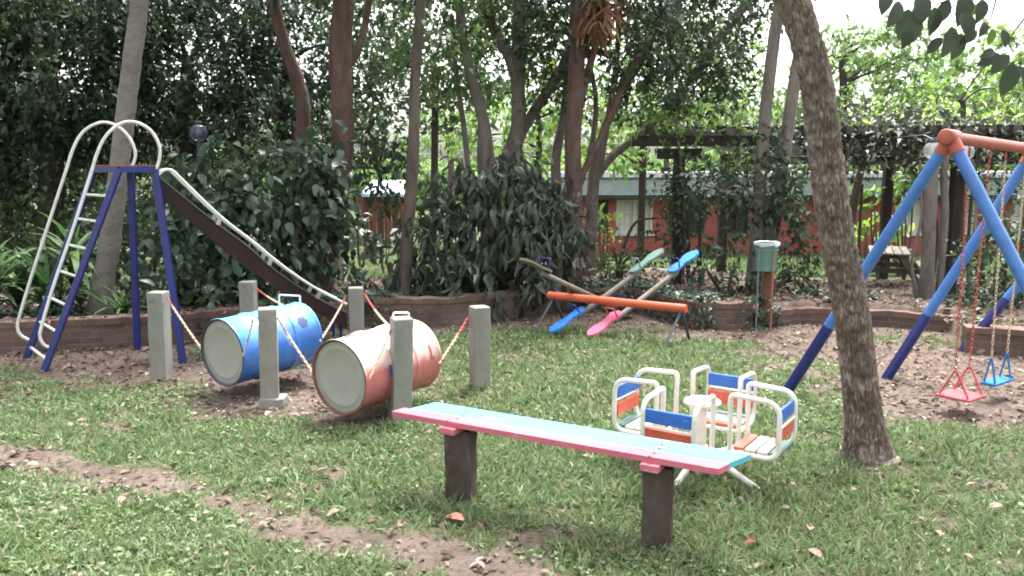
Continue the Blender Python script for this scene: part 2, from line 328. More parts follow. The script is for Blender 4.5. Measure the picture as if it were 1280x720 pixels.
def npmesh(name, V, F, m, parent=None, loc=(0,0,0), smooth=False):
    """V (n,3); F list of (k, array (m,k))"""
    me = bpy.data.meshes.new(name); V = np.asarray(V, np.float32)
    off = np.array(loc, np.float32).copy()
    if parent is not None: off = off + np.array(parent.location, np.float32)
    me.vertices.add(len(V)); me.vertices.foreach_set('co', (V-off).astype(np.float32).ravel())
    li = np.concatenate([f.ravel() for k, f in F]).astype(np.int32); lt = np.concatenate([np.full(len(f), k) for k, f in F]).astype(np.int32)
    ls = np.concatenate([[0], np.cumsum(lt)[:-1]]).astype(np.int32)
    me.loops.add(len(li)); me.loops.foreach_set('vertex_index', li)
    me.polygons.add(len(lt)); me.polygons.foreach_set('loop_start', ls); me.polygons.foreach_set('loop_total', lt)
    if smooth: me.polygons.foreach_set('use_smooth', np.ones(len(lt), bool))
    me.update(calc_edges=True); me.materials.append(m)
    o = bpy.data.objects.new(name, me); C.objects.link(o); o.location = [float(q) for q in loc]
    if parent is not None: o.parent = parent
    return o

def platebark():      # weathered pale plates over brown inner bark
    m = bpy.data.materials.new('bark_plate'); n = nodes(m); L = n.links.new
    at = N(n, 'ShaderNodeAttribute', attribute_name='plate'); tc = N(n, 'ShaderNodeTexCoord')
    no = N(n, 'ShaderNodeTexNoise', i_Scale=40.0, i_Detail=6.0, i_Roughness=.7); L(tc.outputs['Object'], no.inputs['Vector'])
    lo = N(n, 'ShaderNodeTexNoise', i_Scale=3.0, i_Detail=3.0); L(tc.outputs['Object'], lo.inputs['Vector'])
    ad = N(n, 'ShaderNodeMath', operation='MULTIPLY_ADD'); L(no.outputs['Fac'], ad.inputs[0]); ad.inputs[1].default_value = .5; L(at.outputs['Fac'], ad.inputs[2])
    rp = ramp(n, [(.40,(.055,.041,.034)), (.68,(.12,.093,.078)), (.92,(.20,.165,.143)), (1.0,(.30,.265,.235))]); L(ad.outputs[0], rp.inputs[0])
    r2 = ramp(n, [(.35,(.72,.66,.62)), (.65,(1,1,1))]); L(lo.outputs['Fac'], r2.inputs[0])
    mx = N(n, 'ShaderNodeMix', data_type='RGBA', blend_type='MULTIPLY'); mx.inputs[0].default_value = 1; L(rp.outputs[0], mx.inputs[6]); L(r2.outputs[0], mx.inputs[7])
    bp = N(n, 'ShaderNodeBump', i_Strength=.6, i_Distance=.008); L(no.outputs['Fac'], bp.inputs['Height'])
    b = N(n, 'ShaderNodeBsdfPrincipled'); b.inputs['Roughness'].default_value = .9; b.inputs['Specular IOR Level'].default_value = .2
    L(mx.outputs[2], b.inputs['Base Color']); L(bp.outputs[0], b.inputs['Normal']); o = N(n, 'ShaderNodeOutputMaterial'); L(b.outputs[0], o.inputs[0]); return m
M['bark_plate'] = platebark()
# leaf templates: local x across, y along (0..1), z normal.  (verts, tris, quads)
def T_diamond(w=.42, fold=.12, droop=.15):
    return np.array([(0,0,0), (w/2,.45,fold), (0,1,-droop), (-w/2,.45,fold)]), [], [(0,1,2,3)]
def T_leaf(w=.42, fold=.1, droop=.25):
    v = [(0,0,0), (0,.42,0.02), (0,1,-droop), (w*.42,.2,fold*.7), (w*.5,.5,fold*.8), (w*.28,.8,-droop*.5+fold*.5), (-w*.42,.2,fold*.7), (-w*.5,.5,fold*.8), (-w*.28,.8,-droop*.5+fold*.5)]
    return np.array(v), [(0,3,1), (0,1,6), (4,5,1), (1,8,7), (3,4,1), (1,7,6)], [(1,5,2,8)]
def T_oval(w=.5, fold=.09, droop=.2):      # smooth oval leaf with a drip tip
    ts = [0,.08,.2,.36,.54,.72,.86,.94,1]; ws = [0,.42,.78,.98,1,.80,.45,.18,0]; v = []
    for t, q in zip(ts, ws): z = .06*sin(t*3)-droop*t**2; v += [(0,t,z), (w/2*q,t,z+fold*q), (-w/2*q,t,z+fold*q)]
    tr = []; qd = []
    for i in range(len(ts)-1): a = 3*i; b = a+3; qd += [(a,a+1,b+1,b), (a,b,b+2,a+2)]
    return np.array(v), [], qd
def T_strap(w=.09, droop=.55):
    v = []; 
    for i, t in enumerate((0,.3,.6,.85)): ww = w/2*(1, 1.1, .9, .55)[i]; z = .25*t-droop*t**2.2; v += [(ww,t,z+.01), (-ww,t,z+.01)]
    v.append((0,1,.25-droop))
    return np.array(v), [(6,8,7)], [(0,2,3,1),(2,4,5,3),(4,6,7,5)]
def T_blade(w=.11, droop=.35):
    v = [(w/2,0,0), (-w/2,0,0), (w*.42,.55,-droop*.2), (-w*.42,.55,-droop*.2), (0,1,-droop)]
    return np.array(v), [(2,4,3)], [(0,2,3,1)]
def unit(a): return a/(np.linalg.norm(a, axis=-1, keepdims=True)+1e-9)
def place_leaves(tmpl, pos, dirv, nrm, size):
    v, tris, quads = tmpl; K = len(v); n = len(pos)
    y = unit(dirv); x = unit(np.cross(y, nrm)); z = np.cross(x, y)
    V = pos[:,None,:] + size[:,None,None]*(v[None,:,0:1]*x[:,None,:] + v[None,:,1:2]*y[:,None,:] + v[None,:,2:3]*z[:,None,:])
    base = (np.arange(n)*K)[:,None,None]; F = []
    if tris: F.append((3, (base+np.array(tris)[None]).reshape(-1,3)))
    if quads: F.append((4, (base+np.array(quads)[None]).reshape(-1,4)))
    return V.reshape(-1,3), F
def merge(parts):
    Vs = []; Fs = {}; o = 0
    for V, F in parts:
        Vs.append(V)
        for k, f in F: Fs.setdefault(k, []).append(f+o)
        o += len(V)
    return np.concatenate(Vs), [(k, np.concatenate(f)) for k, f in Fs.items()]
def crown_leaves(blobs, tmpl, size, lai, seed, droop=.3, cl=9, crad=.22, shell=.45, planar=.5, svar=.35):
    """blobs: (centre, (rx,ry,rz)); leaves grouped on twigs spread through each blob"""
    rg = np.random.default_rng(seed); out = []
    w = tmpl[0][:,0].max()*2
    for c, r in blobs:
        c = np.array(c); r = np.array(r, float)
        area = PI*r[0]*r[2]; n = max(6, int(lai*area/(.55*w*size*size)/cl))
        u = unit(rg.normal(size=(n,3))); rad = (shell + (1-shell)*rg.random(n)**.6)
        # uneven outline
        rad *= .72+.5*vn2(u[:,0]*2.3+seed, u[:,2]*2.3+u[:,1]*1.7+seed*.7)
        cc = c + u*rad[:,None]*r
        ax = unit(u*.7+rg.normal(size=(n,3))*.5+np.array([0,0,-droop*.4]))
        P = np.repeat(cc, cl, 0) + np.repeat(ax, cl, 0)*(rg.random((n*cl,1))*crad*1.6) + rg.normal(size=(n*cl,3))*crad*.33
        d = np.repeat(ax, cl, 0)*.6 + rg.normal(size=(n*cl,3))*.7; d[:,2] -= droop; d = unit(d)
        nr = rg.normal(size=(n*cl,3))*(1-planar); nr[:,2] += planar*1.2
        sz = size*(1-svar+2*svar*rg.random(n*cl))
        out.append(place_leaves(tmpl, P, d, nr, sz))
    return merge(out)

# ------------------------------------------------------------------ ground
GW = [G(*p) for p in [(-330,480),(-120,452),(0,442),(130,436),(240,428),(340,418),(455,408),(560,408),(640,398),(690,389),(790,389),(870,411),(940,412),(1000,404),(1100,408),(1190,415),(1215,441),(1290,446),(1500,460)]]
wx = np.array([p[0] for p in GW]); wy = np.array([p[1] for p in GW])
def wall_y(x): return np.interp(x, wx, wy)
def sstep(a, b, x): t = np.clip((x-a)/(b-a), 0, 1); return t*t*(3-2*t)
def terrain(x, y, bumps=True):
    x = np.asarray(x, float); y = np.asarray(y, float); d = y-wall_y(x)
    z = .25*sstep(.06, .16, d)
    z = z*(1-sstep(1.5, 5, d)) - .3*sstep(2.5, 7.5, d) - .9*sstep(6, 19, d)
    if bumps: z = z + (fbm(x*1.1, y*1.1, 3)-.5)*.05 * sstep(.2,1.5,np.abs(d)+0) + (fbm(x*7, y*7, 2)-.5)*.018
    return z
def tz(x, y): return float(terrain(x, y))
def blobsum(x, y, pts):
    s = np.zeros_like(np.asarray(x, float))
    for (px, py, rx, ry, a) in pts:
        g = G(px, py); s = s + a*np.exp(-(((x-g[0])/rx)**2+((y-g[1])/ry)**2))
    return s
path = np.array([G(*p)[:2] for p in [(-330,520),(-120,545),(0,566),(90,580),(180,600),(260,622),(330,648),(420,672),(520,692),(640,722),(760,770)]])
def path_d(x, y):
    best = np.full(np.shape(x), 9.)
    for a, b in zip(path[:-1], path[1:]):
        ab = b-a; t = np.clip(((x-a[0])*ab[0]+(y-a[1])*ab[1])/(ab@ab), 0, 1)
        best = np.minimum(best, np.hypot(x-a[0]-t*ab[0], y-a[1]-t*ab[1]))
    return best
bare = [(250,472,1.2,.7,1.1),(330,508,.75,.42,1.1),(400,480,.7,.6,1.1),(150,460,1.1,.5,.9),(430,525,.4,.25,.5),(460,520,.4,.25,.5),(60,450,1.2,.35,.7),(520,470,.4,.3,.5),
        (760,402,1.3,.5,1.3),(900,420,1.0,.35,.9),(1000,430,.8,.4,.8),(1200,500,.85,.42,1.5),(1270,520,.8,.4,1.3),(1130,520,.5,.3,.5),(1100,440,1.0,.55,1.2),(1220,460,1.2,.6,1.4),(1330,480,1.6,.8,1.2),
        (640,640,.22,.12,.5),(830,690,.2,.1,.35),(50,645,.5,.15,.3),(880,595,.42,.34,.55),(583,628,.22,.12,.45),(1085,575,.3,.2,.45)]
def grass_amt(x, y):
    d = wall_y(x)-y; nz = fbm(x*1.6, y*1.6, 4); n2 = fbm(x*6+40, y*6, 3)
    g = 1.02 - blobsum(x, y, bare) - 1.08*np.exp(-(path_d(x, y)/(.16+.1*nz))**2) - 1.2*sstep(.9, .1, d) + (nz-.5)*1.9 + (n2-.5)*1.3
    g = np.where(d < 0, .08+.3*(nz-.5), g)
    far = sstep(-9, -14, d); g = g*(1-far) + far*(.75+(nz-.5)*.6)
    return np.clip(g, 0, 1)
def graded(a, b, step, far, n):
    core = np.arange(a, b, step); k = (np.linspace(0, 1, n+1)[1:])**3
    return np.concatenate([a-(far*k)[::-1], core, core[-1]+far*k])
gx = graded(-9, 9, .075, 900, 45); gy = np.concatenate([-(np.linspace(0,1,12)[::-1]**3)*200, np.arange(.5, 15.5, .075), 15.5+(np.linspace(0,1,60)**3)*1200])
gy = np.unique(gy)
XX, YY = np.meshgrid(gx, gy); ZZ = terrain(XX, YY)
nx_, ny_ = len(gx), len(gy)
I = np.arange(nx_*ny_).reshape(ny_, nx_)
Fq = np.stack([I[:-1,:-1], I[:-1,1:], I[1:,1:], I[1:,:-1]], -1).reshape(-1,4)
def groundmat():
    m = bpy.data.materials.new('ground'); n = nodes(m); L = n.links.new
    tc = N(n, 'ShaderNodeTexCoord'); at = N(n, 'ShaderNodeAttribute', attribute_name='grass_cover')
    n1 = N(n, 'ShaderNodeTexNoise', i_Scale=2.5, i_Detail=9.0, i_Roughness=.7); n2 = N(n, 'ShaderNodeTexNoise', i_Scale=28.0, i_Detail=6.0, i_Roughness=.7)
    v = N(n, 'ShaderNodeTexVoronoi', i_Scale=22.0, i_Randomness=1.0)
    for q in (n1, n2, v): L(tc.outputs['Object'], q.inputs['Vector'])
    r1 = ramp(n, [(.3,(.095,.072,.059)), (.5,(.148,.114,.095)), (.72,(.21,.168,.142))]); L(n1.outputs['Fac'], r1.inputs[0])
    r2 = ramp(n, [(.35,(.55,.5,.48)), (.6,(1,1,1))]); L(n2.outputs['Fac'], r2.inputs[0])
    mx = N(n, 'ShaderNodeMix', data_type='RGBA', blend_type='MULTIPLY'); mx.inputs[0].default_value = .8; L(r1.outputs[0], mx.inputs[6]); L(r2.outputs[0], mx.inputs[7])
    gr = ramp(n, [(.35,(.045,.06,.025)), (.65,(.09,.125,.045))]); L(n2.outputs['Fac'], gr.inputs[0])
    m2 = N(n, 'ShaderNodeMix', data_type='RGBA'); L(at.outputs['Fac'], m2.inputs[0]); L(mx.outputs[2], m2.inputs[6]); L(gr.outputs[0], m2.inputs[7])
    bp = N(n, 'ShaderNodeBump', i_Strength=.9, i_Distance=.02); L(n2.outputs['Fac'], bp.inputs['Height'])
    b = N(n, 'ShaderNodeBsdfPrincipled'); b.inputs['Roughness'].default_value = .95; b.inputs['Specular IOR Level'].default_value = .15
    L(m2.outputs[2], b.inputs['Base Color']); L(bp.outputs[0], b.inputs['Normal'])
    o = N(n, 'ShaderNodeOutputMaterial'); L(b.outputs[0], o.inputs[0]); return m
GA = grass_amt(XX, YY)
ground = npmesh('ground', np.stack([XX, YY, ZZ], -1).reshape(-1,3), [(4, Fq)], groundmat(), smooth=True)
tag(ground, kind='structure')
at = ground.data.attributes.new('grass_cover', 'FLOAT', 'POINT'); at.data.foreach_set('value', (sstep(.25,.8,GA)).astype(np.float32).ravel())

def in_view(x, y, m=.6):
    return (np.abs(x) < (y*.63+m)) & (y > 2.9)
def grass_field():
    rg = np.random.default_rng(5); parts = []
    for (y0, y1, dens, hh, ww) in [(2.9,4.6,7800,.062,.13),(4.6,6.6,5200,.066,.15),(6.6,9.2,2900,.066,.20),(9.2,12,1500,.065,.28)]:
        W = y1*.63+.6; n = int(2*W*(y1-y0)*dens); x = rg.uniform(-W, W, n); y = rg.uniform(y0, y1, n)
        k = in_view(x, y) & (y < wall_y(x)-.03); x, y = x[k], y[k]
        g = grass_amt(x, y); clump = fbm(x*9, y*9, 2)
        k = rg.random(len(x)) < g**1.3*(.45+1.1*(clump-.2)); x, y, g = x[k], y[k], g[k]
        n = len(x); P = np.stack([x, y, terrain(x, y)-.004], -1)
        d = rg.normal(size=(n,3))*.62; d[:,2] = .35+.75*rg.random(n)
        nr = np.stack([rg.normal(size=n), rg.normal(size=n), np.full(n,.6)], -1)
        sz = hh*(.55+.9*rg.random(n))*(.6+.4*g)*(.75+.6*fbm(x*2.2+9, y*2.2, 2))
        parts.append(place_leaves(T_blade(ww, .35), P, d, nr, sz))
    V, F = merge(parts); o = npmesh('grass', V, F, M['grass']); tag(o, 'short green grass covering most of the play area', 'grass', kind='stuff')
grass_field()
def weeds():
    rg = np.random.default_rng(15); n = 60000; W = 7
    x = rg.uniform(-W, W, n); y = rg.uniform(2.9, 9.5, n)
    k = in_view(x, y) & (y < wall_y(x)-.05); x, y = x[k], y[k]
    msk = fbm(x*1.1+70, y*1.1, 3)+.22*sstep(0,-2.5,x)+.1*sstep(5.2,3.5,y)
    k = (rg.random(len(x)) < sstep(.52,.72,msk)*grass_amt(x, y)); x, y = x[k], y[k]; n = len(x)
    P = np.stack([x, y, terrain(x, y)+.012+.025*rg.random(n)], -1); d = rg.normal(size=(n,3)); d[:,2] = .25*rg.random(n)
    nr = rg.normal(size=(n,3))*.35; nr[:,2] += 1
    V, F = place_leaves(T_diamond(.62, .08, .1), P, d, nr, .034*(.6+.9*rg.random(n)))
    o = npmesh('weeds', V, F, M['weed']); tag(o, 'low broad leaved weeds mixed in the grass near the dirt path', 'weeds', kind='stuff')
weeds()
def T_dry(rg):    # a curled dead leaf
    v, t, q = T_leaf(.5, .22, .1); return v, t, q
def litter():
    rg = np.random.default_rng(25); parts = []
    def field(n, xr, yr, size, keep):
        x = rg.uniform(*xr, n); y = rg.uniform(*yr, n); k = keep(x, y); x, y = x[k], y[k]; n = len(x)
        P = np.stack([x, y, terrain(x, y)+.006+.012*rg.random(n)], -1); d = rg.normal(size=(n,3)); d[:,2] *= .18
        nr = rg.normal(size=(n,3))*.38; nr[:,2] = 1
        parts.append(place_leaves(T_leaf(.5, .18, .12), P, d, nr, size*(.5+rg.random(n))))
    field(52000, (-8,8), (2.9,12), .045, lambda x, y: in_view(x, y) & (rg.random(len(x)) < (.08+.58*(1-grass_amt(x, y))**1.1)*(1-.55*np.exp(-(path_d(x, y)/.2)**2))) & (y < wall_y(x)-.05))
    field(3200, (-8,8), (2.9,10), .072, lambda x, y: in_view(x, y) & (rg.random(len(x)) < .25+.6*(1-grass_amt(x, y))) & (y < wall_y(x)-.05))
    field(42000, (-9,10), (9,19), .085, lambda x, y: (y > wall_y(x)+.25) & (rg.random(len(x)) < .25+.9*(fbm(x*.8, y*.8, 3)-.3)))
    V, F = merge(parts); o = npmesh('leaf_litter', V, F, M['litter']); tag(o, 'dry brown leaf litter scattered over bare soil', 'leaf litter', kind='stuff')
litter()
# larger fallen leaves one can pick out
M['leaf_fallen'] = leafmat('leaf_fallen', [(0,(.15,.095,.075)), (.5,(.24,.165,.13)), (1,(.33,.26,.215))], .1, .7, .25)
M['leaf_pinkish'] = leafmat('leaf_pinkish', [(0,(.47,.2,.16)), (1,(.5,.22,.18))], .1, .6, .25)
M['leaf_redbrown'] = leafmat('leaf_redbrown', [(0,(.19,.035,.025)), (1,(.22,.04,.03))], .1, .6, .25)
def fallen(px, py, size, m, label, group=None, yaw=None, tilt=.25, proto=None):
    g = G(px, py); z = tz(g[0], g[1])+.035
    if proto is None:
        v, t, q = T_leaf(.5, .16, .14); v = v.copy(); v[:,1] -= .5
        o = npmesh('fallen_leaf', v, [(3, np.array(t)), (4, np.array(q))], m)
    else: o = proto.copy(); C.objects.link(o)
    o.scale = (size,)*3; o.location = (g[0], g[1], z); o.rotation_euler = (random.uniform(-tilt, tilt), random.uniform(-tilt, tilt), random.uniform(0, 6.28) if yaw is None else yaw)
    for k in ('group',):
        if k in o: del o[k]
    tag(o, label, 'leaf', group); return o
fallen(566, 658, .155, M['leaf_pinkish'], 'big pinkish oval dead leaf on the grass before the nearer-to-the-drums bench post', yaw=R(60), tilt=.1)
fallen(938, 686, .075, M['leaf_redbrown'], 'small dark red dead leaf in the grass beyond the thicker bench post', yaw=R(110))
pl = None
for (px, py) in [(152,633),(283,700),(105,537),(357,592),(400,594),(346,540),(462,580),(535,545),(575,628),(735,577),(1068,617),(1140,622),(1172,672),(1210,702),(1020,700),(1012,665),(1100,600),(1215,612),(788,462),(712,495),(470,470),(330,660),(418,650),(240,655),(60,520),(82,465),(24,483),(1150,655),(1245,640),(600,712),(515,700),(980,640)]:
    pl = fallen(px, py, random.uniform(.055,.11), M['leaf_fallen'], 'large pale brown dead leaf lying curled on the grass', 'large dead leaves lying on the grass', proto=pl)
o = fallen(88, 464, .14, M['leaf_fallen'], 'very pale dead leaf beside the foot of the slide ladder', yaw=R(80), tilt=.05)

# ------------------------------------------------------------------ brick walls
def brick_wall(name, pts, h, th, label, z0=-.12, caps=True, group=None):
    pts = [np.array(p[:2]) for p in pts]; a = thing(name, (pts[0][0], pts[0][1], 0), label, 'wall', group)
    n = len(pts); nrm = []
    for i in range(n):
        t = pts[min(i+1,n-1)]-pts[max(i-1,0)]; t /= np.linalg.norm(t); nrm.append(np.array([-t[1], t[0]]))   # towards back
    S = np.concatenate([[0], np.cumsum([np.linalg.norm(pts[i+1]-pts[i]) for i in range(n-1)])])
    rg = random.Random(len(label))
    def strip(zb, zt, off0, off1, m, pname):
        vs = []; fs = []; uvs = []
        for i in range(n):
            f = pts[i]+nrm[i]*off0; b = pts[i]+nrm[i]*off1
            jz = rg.uniform(-.012,.006) if pname == 'cap_course' else 0; vs += [(*f, zb), (*f, zt+jz), (*b, zt+jz), (*b, zb)]
        for i in range(n-1):
            k = 4*i; s0, s1 = S[i], S[i+1]; t = off1-off0
            fs.append((k, k+4, k+5, k+1)); uvs += [(s0,zb),(s1,zb),(s1,zt),(s0,zt)]
            fs.append((k+1, k+5, k+6, k+2)); uvs += [(s0,zt),(s1,zt),(s1,zt+t),(s0,zt+t)]
            fs.append((k+2, k+6, k+7, k+3)); uvs += [(s0,zt),(s1,zt),(s1,zb),(s0,zb)]
        fs.append((0,1,2,3)); uvs += [(0,zb),(0,zt),(t,zt),(t,zb)]
        k = 4*(n-1); fs.append((k,k+3,k+2,k+1)); uvs += [(0,zb),(t,zb),(t,zt),(0,zt)]
        mb = MB(); mb.add(vs, fs); ob = mb.build(pname, m, a); uv = ob.data.uv_layers.new(name='UVMap')
        for q, c in enumerate(uvs): uv.data[q].uv = c
        return ob
    strip(z0, h-.07 if caps else h, 0, th, M['brick_wall'], 'courses')
    if caps: strip(h-.0695, h, -.015, th+.015, M['brick_cap'], 'cap_course')
    return a
def seg(pts, n=8, j=.02):
    out = []; rg = random.Random(3)
    for a, b in zip(pts[:-1], pts[1:]):
        for k in range(n): t = k/n; p = a+(b-a)*t; out.append(np.array([p[0], p[1]+rg.uniform(-j, j), 0]))
    out.append(pts[-1]); return out
brick_wall('brick_wall', seg(GW[0:7]), .34, .2, 'long low weathered brick retaining wall behind the slide and drums')
brick_wall('brick_wall', seg(GW[7-1:10], j=.01)[1:], .36, .2, 'pinkish brick planter wall under the drooping slate leaved bush')
brick_wall('brick_wall', seg(GW[9:13], j=.01)[1:], .33, .2, 'low brick wall between the seesaws and the green bucket')
brick_wall('brick_wall', seg(GW[12:16], j=.02)[1:], .2, .22, 'lowest broken brick edging behind the leaning furrowed tree')
brick_wall('brick_wall', [G(1206,441), G(1240,443), G(1290,446), G(1500,460)], .29, .22, 'red brick planter wall beyond the blue swing seat')

# ------------------------------------------------------------------ bench
def bench():
    z = .525
    BL, FL, FR, BR = G(533,500,z), G(493,515,z), G(914,586,z), G(939,570,z)
    d = unit((FR-FL)+(BR-BL)); p = np.array([-d[1], d[0], 0]); c = (BL+FL+FR+BR)/4
    L = (np.linalg.norm(FR-FL)+np.linalg.norm(BR-BL))/2; W = .30
    t = thing('bench', (c[0], c[1], 0), 'low plank bench painted pink and turquoise on two dark timber posts', 'bench')
    th = .032
    def plank(off, w, l0, l1, skew0, skew1):
        a = c+p*off
        pts = [(l0+skew0*(-w/2), -w/2), (l1+skew1*(-w/2), -w/2), (l1+skew1*(w/2), w/2), (l0+skew0*(w/2), w/2)]
        mb = MB(); mb.prism(pts, th, a-np.array([0,0,th/2]), d, p); return mb
    plank(-W*.335, W*.33, -L/2-.02, L/2-.06, .25, .25).build('plank', M['pink_plank'], t)['label'] = 'pink plank on the nearer long side'
    pk = plank(W*.165, W*.64, -L/2+.06, L/2-.02, .3, .35).build('plank', M['teal_plank'], t); pk['label'] = 'turquoise plank on the farther long side'
    for (px, py0, py1) in ((580, 540, 627), (821, 581, 685)):
        g = G(px, py1-4); a = (g-c)@d; q = c+d*a+p*-.03
        MB().bar(q-p*.155+np.array([0,0,-c[2]+z-th-.02]), q+p*.14+np.array([0,0,-c[2]+z-th-.02]), .10, .038, bev=.003).build('bearer', M['pink_plank'], t)
        for o_ in (-.12, -.06, .02, .09): MB().lathe([(.0005,.006),(.008,.005),(.011,0)], q+p*o_+d*random.uniform(-.02,.02)+np.array([0,0,z-c[2]-.0005]), n=10).build('bolt', M['rust'], t)
        mb = MB(); q2 = np.array([q[0], q[1], 0]); az = atan2(d[1], d[0])+R(14)
        n = 12; zz = np.linspace(-.15, z-th-.042, n); vs = []; rg = random.Random(int(px)); X = np.array([cos(az), sin(az), 0]); Y = np.array([-sin(az), cos(az), 0])
        prof = [(-1,-.93),(-.93,-1),(-.3,-1.02),(.3,-.98),(.93,-1),(1,-.93),(1.02,0),(1,.93),(.93,1),(0,1),(-.93,1),(-1,.93),(-1.01,0)]
        for k in range(n):
            j = [rg.uniform(-.004,.004) for _ in prof]
            for (u, v), e in zip(prof, j): vs.append(q2+X*(u*.078+e)+Y*(v*.075+e)+np.array([0,0,zz[k]]))
        m_ = len(prof); fs = [(i*m_+k, i*m_+(k+1)%m_, (i+1)*m_+(k+1)%m_, (i+1)*m_+k) for i in range(n-1) for k in range(m_)]+[tuple(range((n-1)*m_, n*m_))]
        mb.add(vs, fs); mb.build('post', M['bench_post'], t)
bench()

# ------------------------------------------------------------------ posts and drums
def post(px, py, ztop, w, yaw, lean, label, foot=False):
    g = G(px, py); mb = MB(); az = R(yaw); X = np.array([cos(az), sin(az), 0]); Y = np.array([-sin(az), cos(az), 0]); rg = random.Random(int(px))
    n = 9; zz = np.linspace(-.2, ztop-.008, n); c = .07; s = w/2; vs = []
    prof = [(-1+c,-1),(1-c,-1),(1,-1+c),(1,1-c),(1-c,1),(-1+c,1),(-1,1-c),(-1,-1+c)]
    rows = [(z, 1) for z in zz]+[(ztop, .93)]
    for z, k in rows:
        for u, v in prof: e = rg.uniform(-.0015,.0015); vs.append(np.array([g[0], g[1], 0])+X*(u*s*k+e)+Y*(v*s*k+e)+np.array([lean[0]*z, lean[1]*z, z]))
    m_ = 8; fs = [(i*m_+k, i*m_+(k+1)%m_, (i+1)*m_+(k+1)%m_, (i+1)*m_+k) for i in range(n) for k in range(m_)]+[tuple(range(n*m_, (n+1)*m_))]
    mb.add(vs, fs)
    t = thing('concrete_post', (g[0], g[1], 0), label, 'post', 'concrete posts that carry the drums') if foot else None
    if foot:
        mb.build('shaft', M['concrete'], t); MB().box((g[0]+.03, g[1]-.0, .03), (w+.055, w+.04, .12), bev=.01).build('footing', M['concrete'], t); return g
    tag(mb.build('concrete_post', M['concrete'], None, (g[0], g[1], 0)), label, 'post', 'concrete posts that carry the drums'); return g
PW = .152
P1 = post(203, 474, .84, PW, -4, (.01,0), 'square concrete post between the slide legs and the blue drum')
P3 = post(338, 508, .84, PW*.98, 14, (.01,0), 'square concrete post with footing in front of the blue drum', True)
P5 = post(500, 528, .84, PW, 22, (.035,0), 'slightly tilted concrete post between pink drum and bench end')
P2 = post(314, 444, .80, PW, 0, (0,0), 'concrete post standing behind the blue drum under the slide')
P4 = post(447, 447, .75, PW, 12, (0,0), 'concrete post standing behind the two drums at the slide bottom')
P6 = post(600, 485, .755, PW, 24, (0,0), 'lone concrete post out on the grass beyond the bench')

